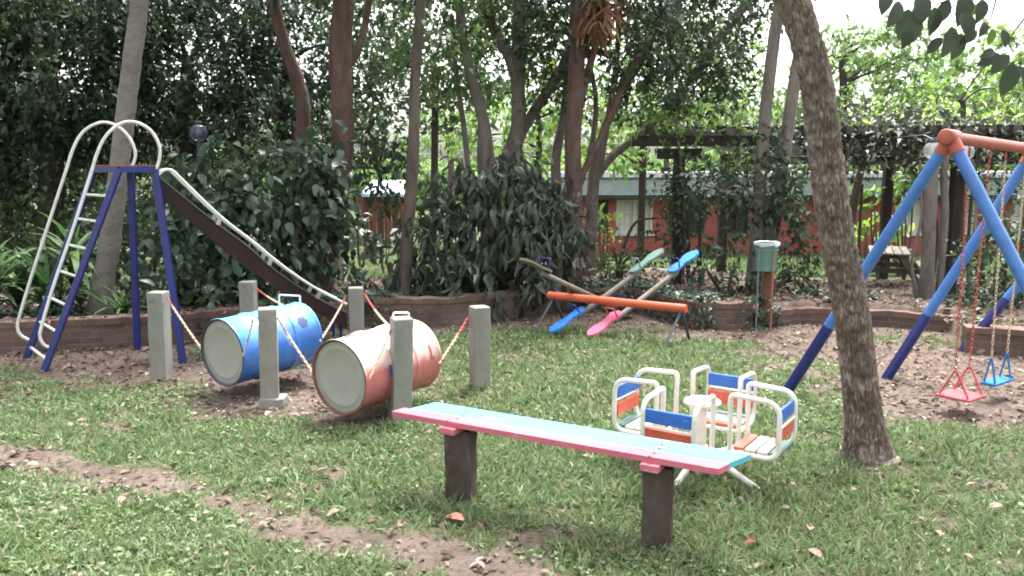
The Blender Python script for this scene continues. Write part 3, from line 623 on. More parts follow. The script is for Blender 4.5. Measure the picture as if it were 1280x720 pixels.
def chain(a, b, r, parent, m1, m2, split=.25):
    a = np.array(a, float); b = np.array(b, float); L = np.linalg.norm(b-a); n = max(6, int(L/.027)); d = (b-a)/L; sag = .012*L
    for (k0, k1, m) in ((0, max(1,int(n*split)), m1), (max(1,int(n*split)), n, m2)):
        mb = MB()
        for k in range(k0, k1):
            t = (k+.5)/n; c = a+(b-a)*t+np.array([0,0,-sag*4*t*(1-t)]); s = np.cross(d, [0,0,1.]) if k%2 else np.cross(np.cross(d, [0,0,1.]), d); s = s/np.linalg.norm(s)
            h = L/n*.72; w_ = r*.75
            pts = [c+d*h*cos(q)+s*w_*sin(q) for q in np.linspace(0, 2*PI, 9)]
            mb.tube(pts, r*.40, 5, cap=False)
        mb.build('chain', m, parent)
def drum(capc, az, mbody, label, marks, posts, bracket):
    Rr = .292; Ln = .88; a = np.array([cos(az), sin(az), 0.03]); a /= np.linalg.norm(a); c = np.array(capc)
    t = thing('steel_drum', (c[0], c[1], 0), label, 'drum', 'steel drums hung by chains')
    prof = [(Rr+.006, 0), (Rr+.008,.006), (Rr+.006,.016), (Rr-.002,.022), (Rr,.27)]
    prof += [(Rr+.012*math.exp(-((x-.30)/.012)**2), x) for x in np.linspace(.275,.325,9)] + [(Rr,.33),(Rr,.56)]
    prof += [(Rr+.012*math.exp(-((x-.59)/.012)**2), x) for x in np.linspace(.565,.615,9)] + [(Rr,.62),(Rr-.002,Ln-.022),(Rr+.006,Ln-.016),(Rr+.008,Ln-.006),(Rr+.006,Ln)]
    lb = MB().lathe(prof, c, a, 72); V = np.array(lb.v); rel = V-c; al = rel@a; rad = rel-al[:,None]*a; rl = np.linalg.norm(rad, axis=1, keepdims=True); s_ = np.cross(a, [0,0,1.])
    th = np.arctan2(rad@s_, rad[:,2]); dn = (fbm(np.cos(th)*1.6+al*3+capc[0]*5+20, np.sin(th)*1.6+al*2.2+20, 3)-.5)*.030*np.clip(np.minimum(al, Ln-al)/.08, 0, 1)
    lb.v = [tuple(q) for q in (c+al[:,None]*a+rad*(1+dn[:,None]/rl))]; lb.build('body', mbody, t)
    MB().lathe([(Rr+.006,0),(Rr-.006,-.003),(Rr-.008,.012),(Rr-.017,.018)], c, a, 64).build('rim', M['rust'] if 'pink' in label else M['dark_metal'], t)
    e = MB(); e.lathe([(Rr-.0165,.0176),(.235,.0178),(.230,.0158),(.222,.0158),(.217,.0178),(.1,.0182),(.0005,.018)], c, a, 64)
    up = np.array([0,0,1.]); sd = np.cross(a, up)
    e.build('end_cap', M['drum_end'], t)
    e = MB(); e.lathe([(Rr-.008,Ln),(Rr-.012,Ln-.015),(.0005,Ln-.015)], c, a, 48); e.build('end_cap', mbody, t)
    # bracket on top near the far end
    b0 = c+a*bracket[0]+up*(Rr-.01); s2 = sd*bracket[1]+a*bracket[2]
    MB().tube(fillet([b0-s2, b0-s2+up*.10, b0+s2+up*.10, b0+s2], .015, 3), .009, 8).build('handle', M['rail_white'], t)
    for (al, ang, kind, m) in marks:      # marks painted on the side; ang measured from top towards the viewer's right
        rad = up*cos(ang)+sd*sin(ang); tan = -up*sin(ang)+sd*cos(ang); o = c+a*al+rad*(Rr+.003)
        mb = MB()
        def pt(u, v): q = ang+v/Rr; return c+a*(al+u)+(up*cos(q)+sd*sin(q))*(Rr+.0025)
        def inside(u, v):
            if kind == 'flower': return any(math.hypot(u-.034*cos(k*PI/3), v-.034*sin(k*PI/3)) < .022 for k in range(6)) or math.hypot(u, v) < .012
            if kind == 'square': return abs(u) < .03 and abs(v) < .045
            if kind == 'hook': return (abs(u) < .012 and -.07 < v < .05) or (0 < u < .036 and .03 < v < .055)
            return math.hypot(u/.08, v/.045) < 1+.25*sin(7*u*20)*cos(v*60)
        st = .006
        for iu in range(-15, 16):
            for iv in range(-15, 16):
                if inside((iu+.5)*st, (iv+.5)*st): mb.add([pt(iu*st, iv*st), pt((iu+1)*st, iv*st), pt((iu+1)*st, (iv+1)*st), pt(iu*st, (iv+1)*st)], [(0,1,2,3)])
        o_ = mb.build('painted_mark', m, t)
    for (g, zt, al, ang, sp, off) in posts:
        e = c+a*al+(up*cos(ang)+sd*sin(ang))*(Rr+.015); s = np.array([g[0]+off[0], g[1]+off[1], zt]); chain(s, e, .011, t, M['chain_red'], M['chain_pale'], sp)
    return t
AZ = R(55)
bc = D(277, 441, 7.08); pc = D(423, 472, 6.30)
h9 = PI/2
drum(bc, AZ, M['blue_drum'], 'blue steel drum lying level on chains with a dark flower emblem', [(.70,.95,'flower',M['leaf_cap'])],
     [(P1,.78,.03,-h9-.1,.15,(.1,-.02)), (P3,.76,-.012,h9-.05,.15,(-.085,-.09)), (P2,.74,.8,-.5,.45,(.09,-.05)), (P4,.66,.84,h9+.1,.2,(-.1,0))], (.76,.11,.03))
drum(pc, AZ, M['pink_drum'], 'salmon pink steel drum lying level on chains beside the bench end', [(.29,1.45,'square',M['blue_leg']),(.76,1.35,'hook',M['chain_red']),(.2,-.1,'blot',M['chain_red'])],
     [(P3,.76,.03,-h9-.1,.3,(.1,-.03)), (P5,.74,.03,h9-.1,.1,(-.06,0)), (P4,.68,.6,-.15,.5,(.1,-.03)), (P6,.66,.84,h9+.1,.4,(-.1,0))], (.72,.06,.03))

# ------------------------------------------------------------------ slide
def slide():
    N0 = G(53,465); F0 = G(32,447); N1 = G(229,455); F1 = G(172,437)
    zp = 1.97
    NB, NF, FB, FF = onplane(149,211,N0,N1), None, None, None
    NB = D(149,211,8.35); NF = D(194,217,8.55); FB = D(117,204,8.85); FF = D(163,210,9.05)
    for q in (NB, NF, FB, FF): q[2] = zp
    t = thing('slide', (-4.3, 8.5, 0), 'tall playground slide with navy legs, white loop handrails and brown chute', 'slide')
    g = lambda p: np.array([p[0], p[1], tz(p[0], p[1])-.03])
    for a, b in ((N0, NB), (F0, FB)): MB().bar(g(a), b, .045, .062, up=(1,0,0), bev=.004).build('ladder_rail', M['navy'], t)
    for a, b in ((N1, NF), (F1, FF)): MB().bar(g(a), b, .05, .068, up=(1,0,0), bev=.004).build('leg', M['navy'], t)
    m = MB(); 
    for a, b in ((NB,NF),(FB,FF),(NB,FB),(NF,FF)): m.bar(a, b, .05, .06)
    m.build('platform_frame', M['navy'], t)
    MB().add([NB+(0,0,.034), NF+(0,0,.034), FF+(0,0,.034), FB+(0,0,.034), NB+(0,0,.044), NF+(0,0,.044), FF+(0,0,.044), FB+(0,0,.044)], [(3,2,1,0),(4,5,6,7),(0,1,5,4),(1,2,6,5),(2,3,7,6),(3,0,4,7)]).build('platform', M['bar_red'], t)
    for f in (.07,.205,.335,.475,.61,.745,.87):
        a = g(N0)+(NB-g(N0))*f; b = g(F0)+(FB-g(F0))*f; MB().tube([a, b], .015, 8).build('rung', M['rail_white'], t)
    def loop(px, A, B): 
        pts = [onplane(x, y, A, B) for x, y in px]; return catmull(pts, 5)
    near = [(64,435),(55,431),(50,421),(52,408),(66,360),(90,290),(112,222),(122,190),(134,168),(152,154),(170,153),(188,163),(199,182),(199,200),(193,216)]
    far = [(36,425),(26,419),(22,410),(24,397),(38,350),(60,282),(82,215),(91,187),(102,167),(117,156),(133,153),(150,160),(163,174),(169,190),(168,201),(164,210)]
    MB().tube(loop(near, N0, NF), .016, 10).build('handrail', M['rail_white'], t)
    MB().tube(loop(far, F0, FF), .016, 10).build('handrail', M['rail_white'], t)
    # chute
    E = D(428, 402, 9.35)      # near lower corner of the chute end
    dh = unit(np.array([E[0]-NF[0], E[1]-NF[1], 0])); p = np.array([-dh[1], dh[0], 0]); Wd = .46
    sec = []
    for (x0, y0, x1, y1) in catmull([(199,222,199,246),(232,249,232,272),(271,280,271,305),(310,309,310,337),(336,332,336,353),(366,354,366,374),(396,373,396,391),(418,385,418,403),(434,392,434,409)], 3):
        q0 = onplane(x0, y0, NF, E); q1 = onplane(x1, y1, NF, E); sec.append((q0, q1))
    n = len(sec)
    def strip(o0, o1, u0, u1, m, nm):     # o = offset along p, u = 0 lower edge .. 1 upper edge
        vs = []
        for q0, q1 in sec:
            for (o, u) in ((o0,u0),(o1,u0),(o1,u1),(o0,u1)): vs.append(q1+(q0-q1)*u+p*o)
        fs = [(4*i+k, 4*i+(k+1)%4, 4*i+4+(k+1)%4, 4*i+4+k) for i in range(n-1) for k in range(4)]+[(3,2,1,0),(4*n-4,4*n-3,4*n-2,4*n-1)]
        return MB().add(vs, fs).build(nm, m, t)
    strip(0, .018, 0, 1, M['chute'], 'side_wall'); strip(Wd-.018, Wd, 0, 1, M['chute'], 'side_wall')
    strip(.019, Wd-.019, .10, .18, M['zinc'], 'slide_bed')
    strip(-.012, .028, 1.003, 1.10, M['chute_edge'], 'edge_strip'); strip(Wd-.028, Wd+.012, 1.003, 1.10, M['chute_edge'], 'edge_strip')
    for o in (-.006, Wd+.006):
        pts = [(198,219),(205,213),(215,213),(226,223),(275,270),(320,305),(339,321),(368,343),(401,364),(433,380)]
        q = [onplane(x, y, NF, E)+p*o for x, y in pts]; MB().tube(catmull(q, 4), .014, 8).build('handrail', M['rail_white'], t)
        for (x0, y0, x1, y1) in ((275,272,272,281),(339,322,336,331),(400,365,396,373)):
            a_ = onplane(x0, y0, NF, E)+p*o; b_ = onplane(x1, y1, NF, E)+p*o; MB().bar(b_, a_, .02, .045, up=tuple(dh)).build('rail_bracket', M['zinc'], t)
    f = E-p*-.08; MB().tube([f+p*.0+(0,0,-.02), (f[0], f[1], -.05)], .018, 6).tube([f+p*.36+(0,0,-.02), (f+p*.36)*[1,1,0]+(0,0,-.05)], .018, 6).build('chute_support', M['navy'], t)
slide()

# ------------------------------------------------------------------ roundabout
def roundabout():
    c = G(872, 600); c = np.array([c[0], c[1]+.1, 0]); hub = D(878, 500, c[1]); hz = hub[2]; c[0] = hub[0]
    t = thing('roundabout', c, 'small white tube roundabout with four seats of blue and red slats', 'roundabout')
    m = MB(); m.tube([c+(0,0,-.1), c+(0,0,hz-.03)], .032, 14); m.lathe([(.045,.12),(.045,.2),(.035,.21)], c, n=16); m.build('centre_post', M['white_tube'], t)
    MB().lathe([(.0005,hz+.004),(.10,hz+.004),(.118,hz-.004),(.12,hz-.014),(.112,hz-.024),(.0005,hz-.026)], c, n=36).build('hub_disc', M['white_tube'], t)
    for az in (232, 318, 95):
        a = R(az); e = np.array([cos(a), sin(a), 0]); MB().tube([c+e*.02+(0,0,.17), c+e*.40+(0,0,.0+.005), c+e*.48+(0,0,-.03)], .021, 10).build('foot', M['white_tube'], t)
    ri, ro, w = .25, .545, .33; zb, za = .25, .615
    for az in (236, 326, 56, 146):
        a = R(az); e = np.array([cos(a), sin(a), 0]); s = np.array([-sin(a), cos(a), 0]); Z = np.array([0,0,1.])
        for q in (-1, 1):
            o = c+s*q*w/2; MB().tube(fillet([o+e*ri+Z*(zb+.02), o+e*ri+Z*(zb-.10), c+s*q*.05+e*.05+Z*(zb-.11)], .09, 7), .0165, 10).build('arm', M['white_tube'], t)
        for q in (-1, 1):
            o = c+s*q*w/2
            pts = [o+e*(ri)+Z*(zb-.08+.0), o+e*ri+Z*za, o+e*(ro)+Z*(za-.02), o+e*(ro+.01)+Z*zb, o+e*(ri+.0)+Z*zb]
            pts = [o+e*ri+Z*(zb+.0), o+e*(ri-.005)+Z*za, o+e*ro+Z*(za-.015), o+e*(ro+.005)+Z*zb, o+e*ri*1.02+Z*zb]
            f = [pts[0]] + fillet(pts, .085, 6)[1:]
            MB().tube(fillet([pts[0], pts[1], pts[2]], .03, 4)[:-1] + fillet([pts[1], pts[2], pts[3], pts[4]], .09, 7)[1:], .0165, 10).build('side_loop', M['white_tube'], t)
        MB().tube([c+e*(ri)+Z*(zb)-s*w/2, c+e*(ri)+Z*(zb)+s*w/2], .014, 8).build('cross_tube', M['white_tube'], t)
        for (z, hgt, m) in ((za-.105,.085,'slat_blue'), (za-.225,.085,'slat_red')):
            MB().box(c+e*(ro-.012)+Z*z, (w-.005, .02, hgt), np.column_stack([s, e, Z]), .003).build('back_slat', M[m], t)
        MB().tube([c+e*(ro+.003)+Z*(za-.168)-s*(w/2), c+e*(ro+.003)+Z*(za-.168)+s*(w/2)], .009, 8).build('back_bar', M['white_tube'], t)
        for k, m in enumerate(('slat_red','slat_white','slat_white','slat_green')):
            MB().box(c+e*(ri+.045+.075*k)+Z*(zb+.027), (w-.03, .062, .018), np.column_stack([s, e, Z]), .003).build('seat_slat', M[m], t)
roundabout()

# ------------------------------------------------------------------ swings
A1 = D(1188,172,6.40); A2 = D(1291,190,7.5); A3 = D(1404,203,8.6)
def swing_set():
    t = thing('swing_set', (A1[0], A1[1], 0), 'big swing frame of bright blue tube legs with navy ends and red top bar', 'swing frame')
    bd = unit(A3-A1)
    MB().tube([A1-bd*.07, A3+bd*.1], .045, 16).build('top_bar', M['bar_red'], t)
    feet = [(A1, G(980,488), D(1040,390,1), None), (A2, G(1105,471), None, None), (A3, G(1198,438), None, None)]
    hp = np.array([-bd[1], bd[0], 0]); hp /= np.linalg.norm(hp)
    for A, F, _, _ in feet:
        m1 = 2*A-F; Fo = A+(A-F); Fo = np.array([2*A[0]-F[0], 2*A[1]-F[1], 0])
        for f, sg in ((F, 1), (Fo, -1)):
            top = A+(f-A)*.01; f = np.array([f[0], f[1], -.06]); mid = top+(f-top)*.69
            n1 = MB().tube([top, mid], .046, 16).build('leg', M['blue_leg'], t)
            MB().tube([mid-(f-top)*.004, f], .0485, 16).build('leg_sleeve', M['navy'], t)
            MB().tube([A+(f-A)*.0, A+(f-A)*.05], .054, 16).build('collar', M['bar_red'], t)
        MB().lathe([(.0005,-.085),(.05,-.085),(.06,-.078),(.062,.07),(.0005,.075)], A, bd, 20).build('knuckle', M['bar_red'], t)
    return bd
BD = swing_set()
def barpt(px):
    n = A1 + 0
    # point on the bar under which photo column px falls
    best = min(np.linspace(0,1,400), key=lambda s: abs(proj(A1+(A3-A1)*s)[0]-px)); return A1+(A3-A1)*best
def proj(p):
    d = np.array(p)-CAM; z = d@FW; return 640+FP*(d@RT)/z, 360-FP*(d@UP)/z
def swing(px0, px1, zs, w, dep, mseat, mchain, mhang, label):
    h = [barpt(px0), barpt(px1)]; hh = [q-np.array([0,0,.05]) for q in h]
    c = (h[0]+h[1])/2; t = thing('swing', (c[0], c[1], zs), label, 'swing', 'swings hanging from the blue frame')
    s = unit((h[1]-h[0])*[1,1,0]); e = np.array([-s[1], s[0], 0])
    MB().box((c[0], c[1], zs), (w, dep, .022), np.column_stack([s, e, [0,0,1]]), .004).build('seat', mseat, t)
    for q, sg in ((h[0], -1), (h[1], 1)):
        b = np.array([c[0], c[1], zs])+s*sg*(w/2-.03); ap = b+(0,0,.24)
        MB().tube(fillet([b+e*(dep/2-.02)+(0,0,.01), ap, b-e*(dep/2-.02)+(0,0,.01)], .03, 3), .0085, 8).build('hanger', mhang, t)
        top = q-np.array([0,0,.12]); L = ap; n = int(np.linalg.norm(top-ap)/.035)
        mb = MB(); d = (ap-top)/np.linalg.norm(ap-top)
        for k in range(n):
            cc = top+(ap-top)*(k+.5)/n; u = np.array([1.,0,0]) if k%2 else np.array([0,1.,0]); hl = np.linalg.norm(ap-top)/n*.66
            mb.tube([cc+d*hl*cos(v)+u*.0095*sin(v) for v in np.linspace(0, 2*PI, 9)], .0034, 4, cap=False)
        mb.build('chain', mchain, t)
        MB().tube([q+(0,0,-.05)+np.array([0,.0,0]), q+(0,0,-.085)+s*.012, q+(0,0,-.12), q+(0,0,-.085)-s*.012, q+(0,0,-.05)], .006, 6).build('hook', M['bar_red'], t)
swing(1213, 1238, .14, .30, .27, M['swing_pink'], M['chain_red'], M['swing_pink'], 'flat square pink swing seat on red chains over bare soil')
swing(1258, 1284, .155, .36, .13, M['swing_blue'], M['chain_pale'], M['swing_blue'], 'blue swing seat on pale chains beside the pink one')

# ------------------------------------------------------------------ seesaws
SA = G(686,369,.42); SB = G(858,386,.42)
def seesaw_stand():
    t = thing('seesaw_stand', ((SA[0]+SB[0])/2, (SA[1]+SB[1])/2, 0), 'orange pipe axle on dark splayed legs that carries the seesaws', 'seesaw stand')
    MB().tube([SA, SB], .048, 14).build('axle', M['bar_orange'], t)
    d = unit(SB-SA); p = np.array([-d[1], d[0], 0])
    for A, off in ((SA,.07), (SB,-.06)):
        for sg in (-1, 1):
            a = A+d*off; f = a+p*sg*.42-d*.05; f[2] = -.04; MB().bar(a-(0,0,.03), f, .045, .03, up=(1,0,0), bev=.003).build('leg', M['dark_metal'], t)
    return d
seesaw_stand()
def seesaw(low, high, ml, mh, label, mhl, mhh):
    low = np.array(low); high = np.array(high); d = unit(high-low); L = np.linalg.norm(high-low); c = (low+high)/2
    t = thing('seesaw', c, label, 'seesaw', 'seesaws on the orange axle')
    MB().tube([low+d*.15, high-d*.15], .032, 12).build('beam', M['pipe_grey'], t)
    s = unit(np.cross(d, [0,0,1.])); n = np.cross(s, d)
    for P, sg, m, mh_ in ((low, 1, ml, mhl), (high, -1, mh, mhh)):
        out = [(-.24,-.05),(-.27,0),(-.24,.05),(-.19,.085),(-.1,.095),(-.02,.07),(.05,.055),(.12,.075),(.2,.085),(.25,.06),(.27,0),(.25,-.06),(.2,-.085),(.12,-.075),(.05,-.055),(-.02,-.07),(-.1,-.095),(-.19,-.085)]
        MB().prism([(a*sg, b) for a, b in out], .026, P+n*.05, d, s).build('seat', m, t)
        q = P+d*sg*.16+n*.06
        MB().tube(fillet([q-s*.07, q-s*.085+n*.12-d*sg*.02, q+s*.085+n*.12-d*sg*.02, q+s*.07], .02, 4), .009, 8).build('handle', mh_, t)
seesaw(G(711,404,.14), G(811,330,.80), M['seat_blue'], M['seat_green'], 'seesaw with its blue seat down and faded green seat up', M['navy'], M['seat_green'])
seesaw(G(757,409,.13), G(856,331,.78), M['seat_pink'], M['seat_blue'], 'seesaw with its pink seat down and bright blue seat up', M['bar_red'], M['navy'])
seesaw(G(778,388,.12), D(668,337,9.6), M['navy'], M['pipe_grey'], 'seesaw tipped away from the others with its navy seat down', M['navy'], M['navy'])

# ------------------------------------------------------------------ litter bucket on rods
def bin_():
    g = G(941,411); c = D(958,321,g[1]); t = thing('litter_bin', (c[0], c[1], 0), 'pale green plastic bucket hung on two rods before the ivy bush', 'bin')
    r0, r1, hh = .118, .142, .34; z = c[2]-.17; C0 = np.array([c[0], c[1], z])
    MB().lathe([(.0005,0),(r0,0),(r0+.004,.004),(r1,hh),(r1+.008,hh+.002),(r1+.008,hh-.018),(r1-.004,hh-.018),(r1-.004,hh),(r0-.004,.01),(.0005,.01)], C0, n=28).build('bucket', M['bucket'], t)
    MB().lathe([(r0+.018,hh*.74),(r0+.026,hh*.75),(r0+.026,hh*.78),(r0+.018,hh*.79)], C0, n=28).build('band', M['rod_blue'], t)
    m = MB(); rg = random.Random(4); n = 30; vs = []
    for k in range(n): a = 2*PI*k/n; vs.append(C0+np.array([cos(a)*(r1+.012), sin(a)*(r1+.012), hh-.03+rg.uniform(-.02,.01)]))
    for k in range(n): a = 2*PI*k/n; vs.append(C0+np.array([cos(a)*(r1+.014), sin(a)*(r1+.014), hh+.012+rg.uniform(-.004,.008)]))
    for k in range(n): a = 2*PI*k/n; vs.append(C0+np.array([cos(a)*(r1-.02), sin(a)*(r1-.02), hh+.004]))
    m.add(vs, [(j*n+k, j*n+(k+1)%n, (j+1)*n+(k+1)%n, (j+1)*n+k) for j in range(2) for k in range(n)], True); m.build('bag', M['bag_white'], t)
    for (dx, mt) in ((-.135,'rod_blue'), (.045,'rod_orange')):
        MB().tube([(c[0]+dx, c[1]-.145, -.08), (c[0]+dx, c[1]-.145, z+hh*.8)], .0095, 8).build('rod', M[mt], t)
bin_()

# ------------------------------------------------------------------ trees and bushes
def base_on_ground(px, Y):
    p = D(px, 300, Y)
    for _ in range(3):
        q = D(px, 300, Y); z = tz(q[0], Y); d = np.array([q[0], Y, z])-CAM; py = 360-FP*(d@UP)/(d@FW); p = D(px, py, Y)
    return np.array([p[0], p[1], tz(p[0], Y)])
def stemtube(mb, pts, r, n=14, rough=.06, seed=1):
    """organic tube: smoothed path with uneven radius"""
    k = 6; P = catmull(pts, k); rr = np.interp(np.linspace(0, len(pts)-1, len(P)), np.arange(len(pts)), r)
    rg = np.random.default_rng(seed); rr = rr*(1+rough*.45*np.convolve(rg.normal(size=len(P)+2), [.3,.4,.3], 'valid'))
    P = [p+rg.normal(size=3)*rr[i]*.03 for i, p in enumerate(P)]
    mb.tube(P, rr, n); return mb
def tree(label, Y, stems, bark, blobs=(), leaf=None, tm=None, size=.12, lai=2.5, seed=1, name='tree', cat='tree', group=None, limbs=True, droop=.35, cl=9, crad=.22, base=None, shell=.45):
    """stems: lists of (px, py, r_m[, dY]) from the ground up (py None = ground); blobs: (px, py, rx_px, rz_px, dY, ry_m)"""
    Z = []; first = None
    for st in stems:
        pts = []; rr = []
        for s in st:
            dY = s[3] if len(s) > 3 else 0
            if s[1] is None: p = base_on_ground(s[0], Y+dY); p[2] -= .1
            else: p = D(s[0], s[1], Y+dY)
            pts.append(p); rr.append(s[2])
        if first is None: first = pts[0].copy()
        Z.append((pts, rr))
    t = thing(name, (first[0], first[1], first[2]), label, cat, group)
    bl = []
    for b in blobs:
        c = D(b[0], b[1], Y+b[4]); k = (Y+b[4])/FP; bl.append((c, (b[2]*k, b[5], b[3]*k)))
    mb = MB()
    for i, (pts, rr) in enumerate(Z): stemtube(mb, pts, rr, seed=seed+i)
    if limbs and bl:
        rg = random.Random(seed)
        allp = [(p, r) for pts, rr in Z for p, r in zip(catmull(pts, 4), np.interp(np.linspace(0, len(pts)-1, (len(pts)-1)*4+1), np.arange(len(pts)), rr))]
        for c, r in bl:
            cand = [q for q in allp if q[0][2] < c[2]-.1] or allp
            s, sr = min(cand, key=lambda q: np.linalg.norm(q[0]-c)+.3*abs(c[2]-q[0][2]))
            mid = (s+c)/2+np.array([rg.uniform(-.1,.1), rg.uniform(-.1,.1), .12*np.linalg.norm(c-s)])
            r0 = min(sr*.5, .05); stemtube(mb, [s, mid, c], [r0, r0*.6, r0*.35], n=8, seed=seed+77)
            for _ in range(9):
                u = np.array([rg.gauss(0,1), rg.gauss(0,1), rg.gauss(.2,1)]); u /= np.linalg.norm(u); e = c+u*np.array(r)*.85
                m2 = (c+e)/2+np.array([rg.uniform(-.08,.08), 0, rg.uniform(-.05,.1)]); stemtube(mb, [c+(e-c)*.02, m2, e], [r0*.3, r0*.2, r0*.1], n=5, seed=seed+5)
    if Z: mb.build('trunk', M[bark], t)
    if bl:
        V, F = crown_leaves(bl, tm or T_diamond(), size, lai, seed, droop=droop, cl=cl, crad=crad, shell=shell)
        npmesh('crown' if name == 'tree' else 'foliage', V, F, M[leaf], t)
    return t
TD = T_diamond(.45, .12, .18); TL = T_leaf(.45, .1, .3); TLw = T_leaf(.55, .12, .25); TLn = T_leaf(.26, .06, .45)

# --- the leaning furrowed tree close by: displaced bark
def leaning_tree():
    px = [(1088,590,.150),(1085,560,.140),(1080,520,.122),(1073,460,.118),(1066,400,.117),(1056,345,.114),(1047,300,.113),(1038,245,.110),(1033,200,.108),(1026,140,.104),(1018,90,.102),(1006,45,.100),(993,5,.102),(978,-40,.092),(955,-100,.085),(925,-180,.08)]
    Y = 5.62; g = G(1085,573); t = thing('tree', (g[0], g[1], 0), 'leaning tree with deeply furrowed grey brown bark beside the swings', 'tree')
    P = np.array(catmull([D(x, y, Y) for x, y, r in px], 26)); rr = np.interp(np.linspace(0, len(px)-1, len(P)), np.arange(len(px)), [p[2] for p in px])
    P[0][2] = -.1; n = 110; m = len(P); T = np.gradient(P, axis=0); T = unit(T); a = np.linspace(0, 2*PI, n, endpoint=False)
    S = np.concatenate([[0], np.cumsum(np.linalg.norm(np.diff(P, axis=0), axis=1))])
    u = unit(np.cross(T, np.array([0,1.,0]))); v = np.cross(T, u)
    A, SS = np.meshgrid(a, S)
    # tileable ridges: two octaves of warped stretched noise, ridged
    def ring(fa, fs, off): 
        r = fa/(2*PI); X = np.cos(A)*r*1.0; Yy = np.sin(A)*r
        q = SS*fs+off
        return (vn2(X*1+q*.83+off, Yy*1+q*.61+31)+vn2(X-q*.7+5, Yy+q*.55+off))/2
    warp = (ring(3, 3.0, 4)-.5)*1.1
    k = 15; cell = A/(2*PI)*k+warp*2.2
    def cells(na, ls, warpa, seed):      # elongated bark plates: distance between the two nearest cell points
        ga = A/(2*PI)*na + warpa; gs = SS/ls + (ring(5, 2.5, seed)-.5)*1.2; ia = np.floor(ga).astype(int); js = np.floor(gs).astype(int)
        d1 = np.full(A.shape, 9.); d2 = d1.copy(); tone = np.zeros(A.shape)
        for di in (-1,0,1):
            for dj in (-1,0,1):
                ci = ia+di; cj = js+dj; jx = _lat[(ci % na)+seed, cj & 255]; jy = _lat[(cj+seed*3) & 255, (ci % na)+40]
                d = np.hypot(ga-ci-.1-.8*jx, (gs-cj-.1-.8*jy)); m1 = d < d1
                d2 = np.where(m1, d1, np.minimum(d2, d)); tone = np.where(m1, _lat[(ci*3) & 255, (cj*5+seed) & 255], tone); d1 = np.where(m1, d, d1)
        return d2-d1, tone
    wp = (ring(3, 3.0, 4)-.5)*4.0 + np.sin(SS*9+A)*.25
    e1, t1 = cells(34, .125, wp+(ring(14,16,6)-.5)*2.2, 3); e2, t2 = cells(52, .06, wp*1.5+(ring(20,26,8)-.5)*2.5, 9)
    big = sstep(.25,.75,ring(4,3.2,12)); h = (.30+.42*sstep(.0,.42,e1)*(.45+.55*t1))*(.75+.25*big) + .26*sstep(.0,.4,e2)*(.3+.7*t2)
    h += (ring(18, 30, 2)-.5)*.45
    scar = np.exp(-((S[:,None]-.28)/.30)**2)*np.exp(-((((A-R(262)+PI)%(2*PI))-PI)/.33)**2)
    flare = .10*np.exp(-SS/.13)*(1+.75*np.cos(A*5+1))
    Rad = rr[:,None]+.024*(h-.6)-.022*scar+flare*.7
    V = P[:,None,:]+Rad[:,:,None]*(u[:,None,:]*np.cos(a)[None,:,None]+v[:,None,:]*np.sin(a)[None,:,None])
    I = np.arange(m*n).reshape(m, n); F = np.stack([I[:-1], np.roll(I[:-1],-1,1), np.roll(I[1:],-1,1), I[1:]], -1).reshape(-1,4)
    o = npmesh('trunk', V.reshape(-1,3), [(4, F)], M['bark_plate'], t, smooth=True)
    at = o.data.attributes.new('plate', 'FLOAT', 'POINT'); at.data.foreach_set('value', np.clip(h-.75*scar,0,1).astype(np.float32).ravel())
    # limb stub by the first fork and the crown high overhead, above the frame
    mb = MB(); s = D(993,8,Y); stemtube(mb, [s+(-.0,0,-.1), D(968,-20,Y-.1), D(930,-90,Y-.3), D(900,-190,Y-.6)], [.06,.06,.05,.04], n=14); mb.build('limb', M['bark_furrow'], t)
    hi = [((1.0,6.6,4.9),(1.3,1.2,.6)), ((3.4,6.6,5.0),(1.2,1.2,.6))]
    V, F = crown_leaves(hi, TL, .15, 1.0, 3); npmesh('crown', V, F, M['leaf_mid'], t)
leaning_tree()

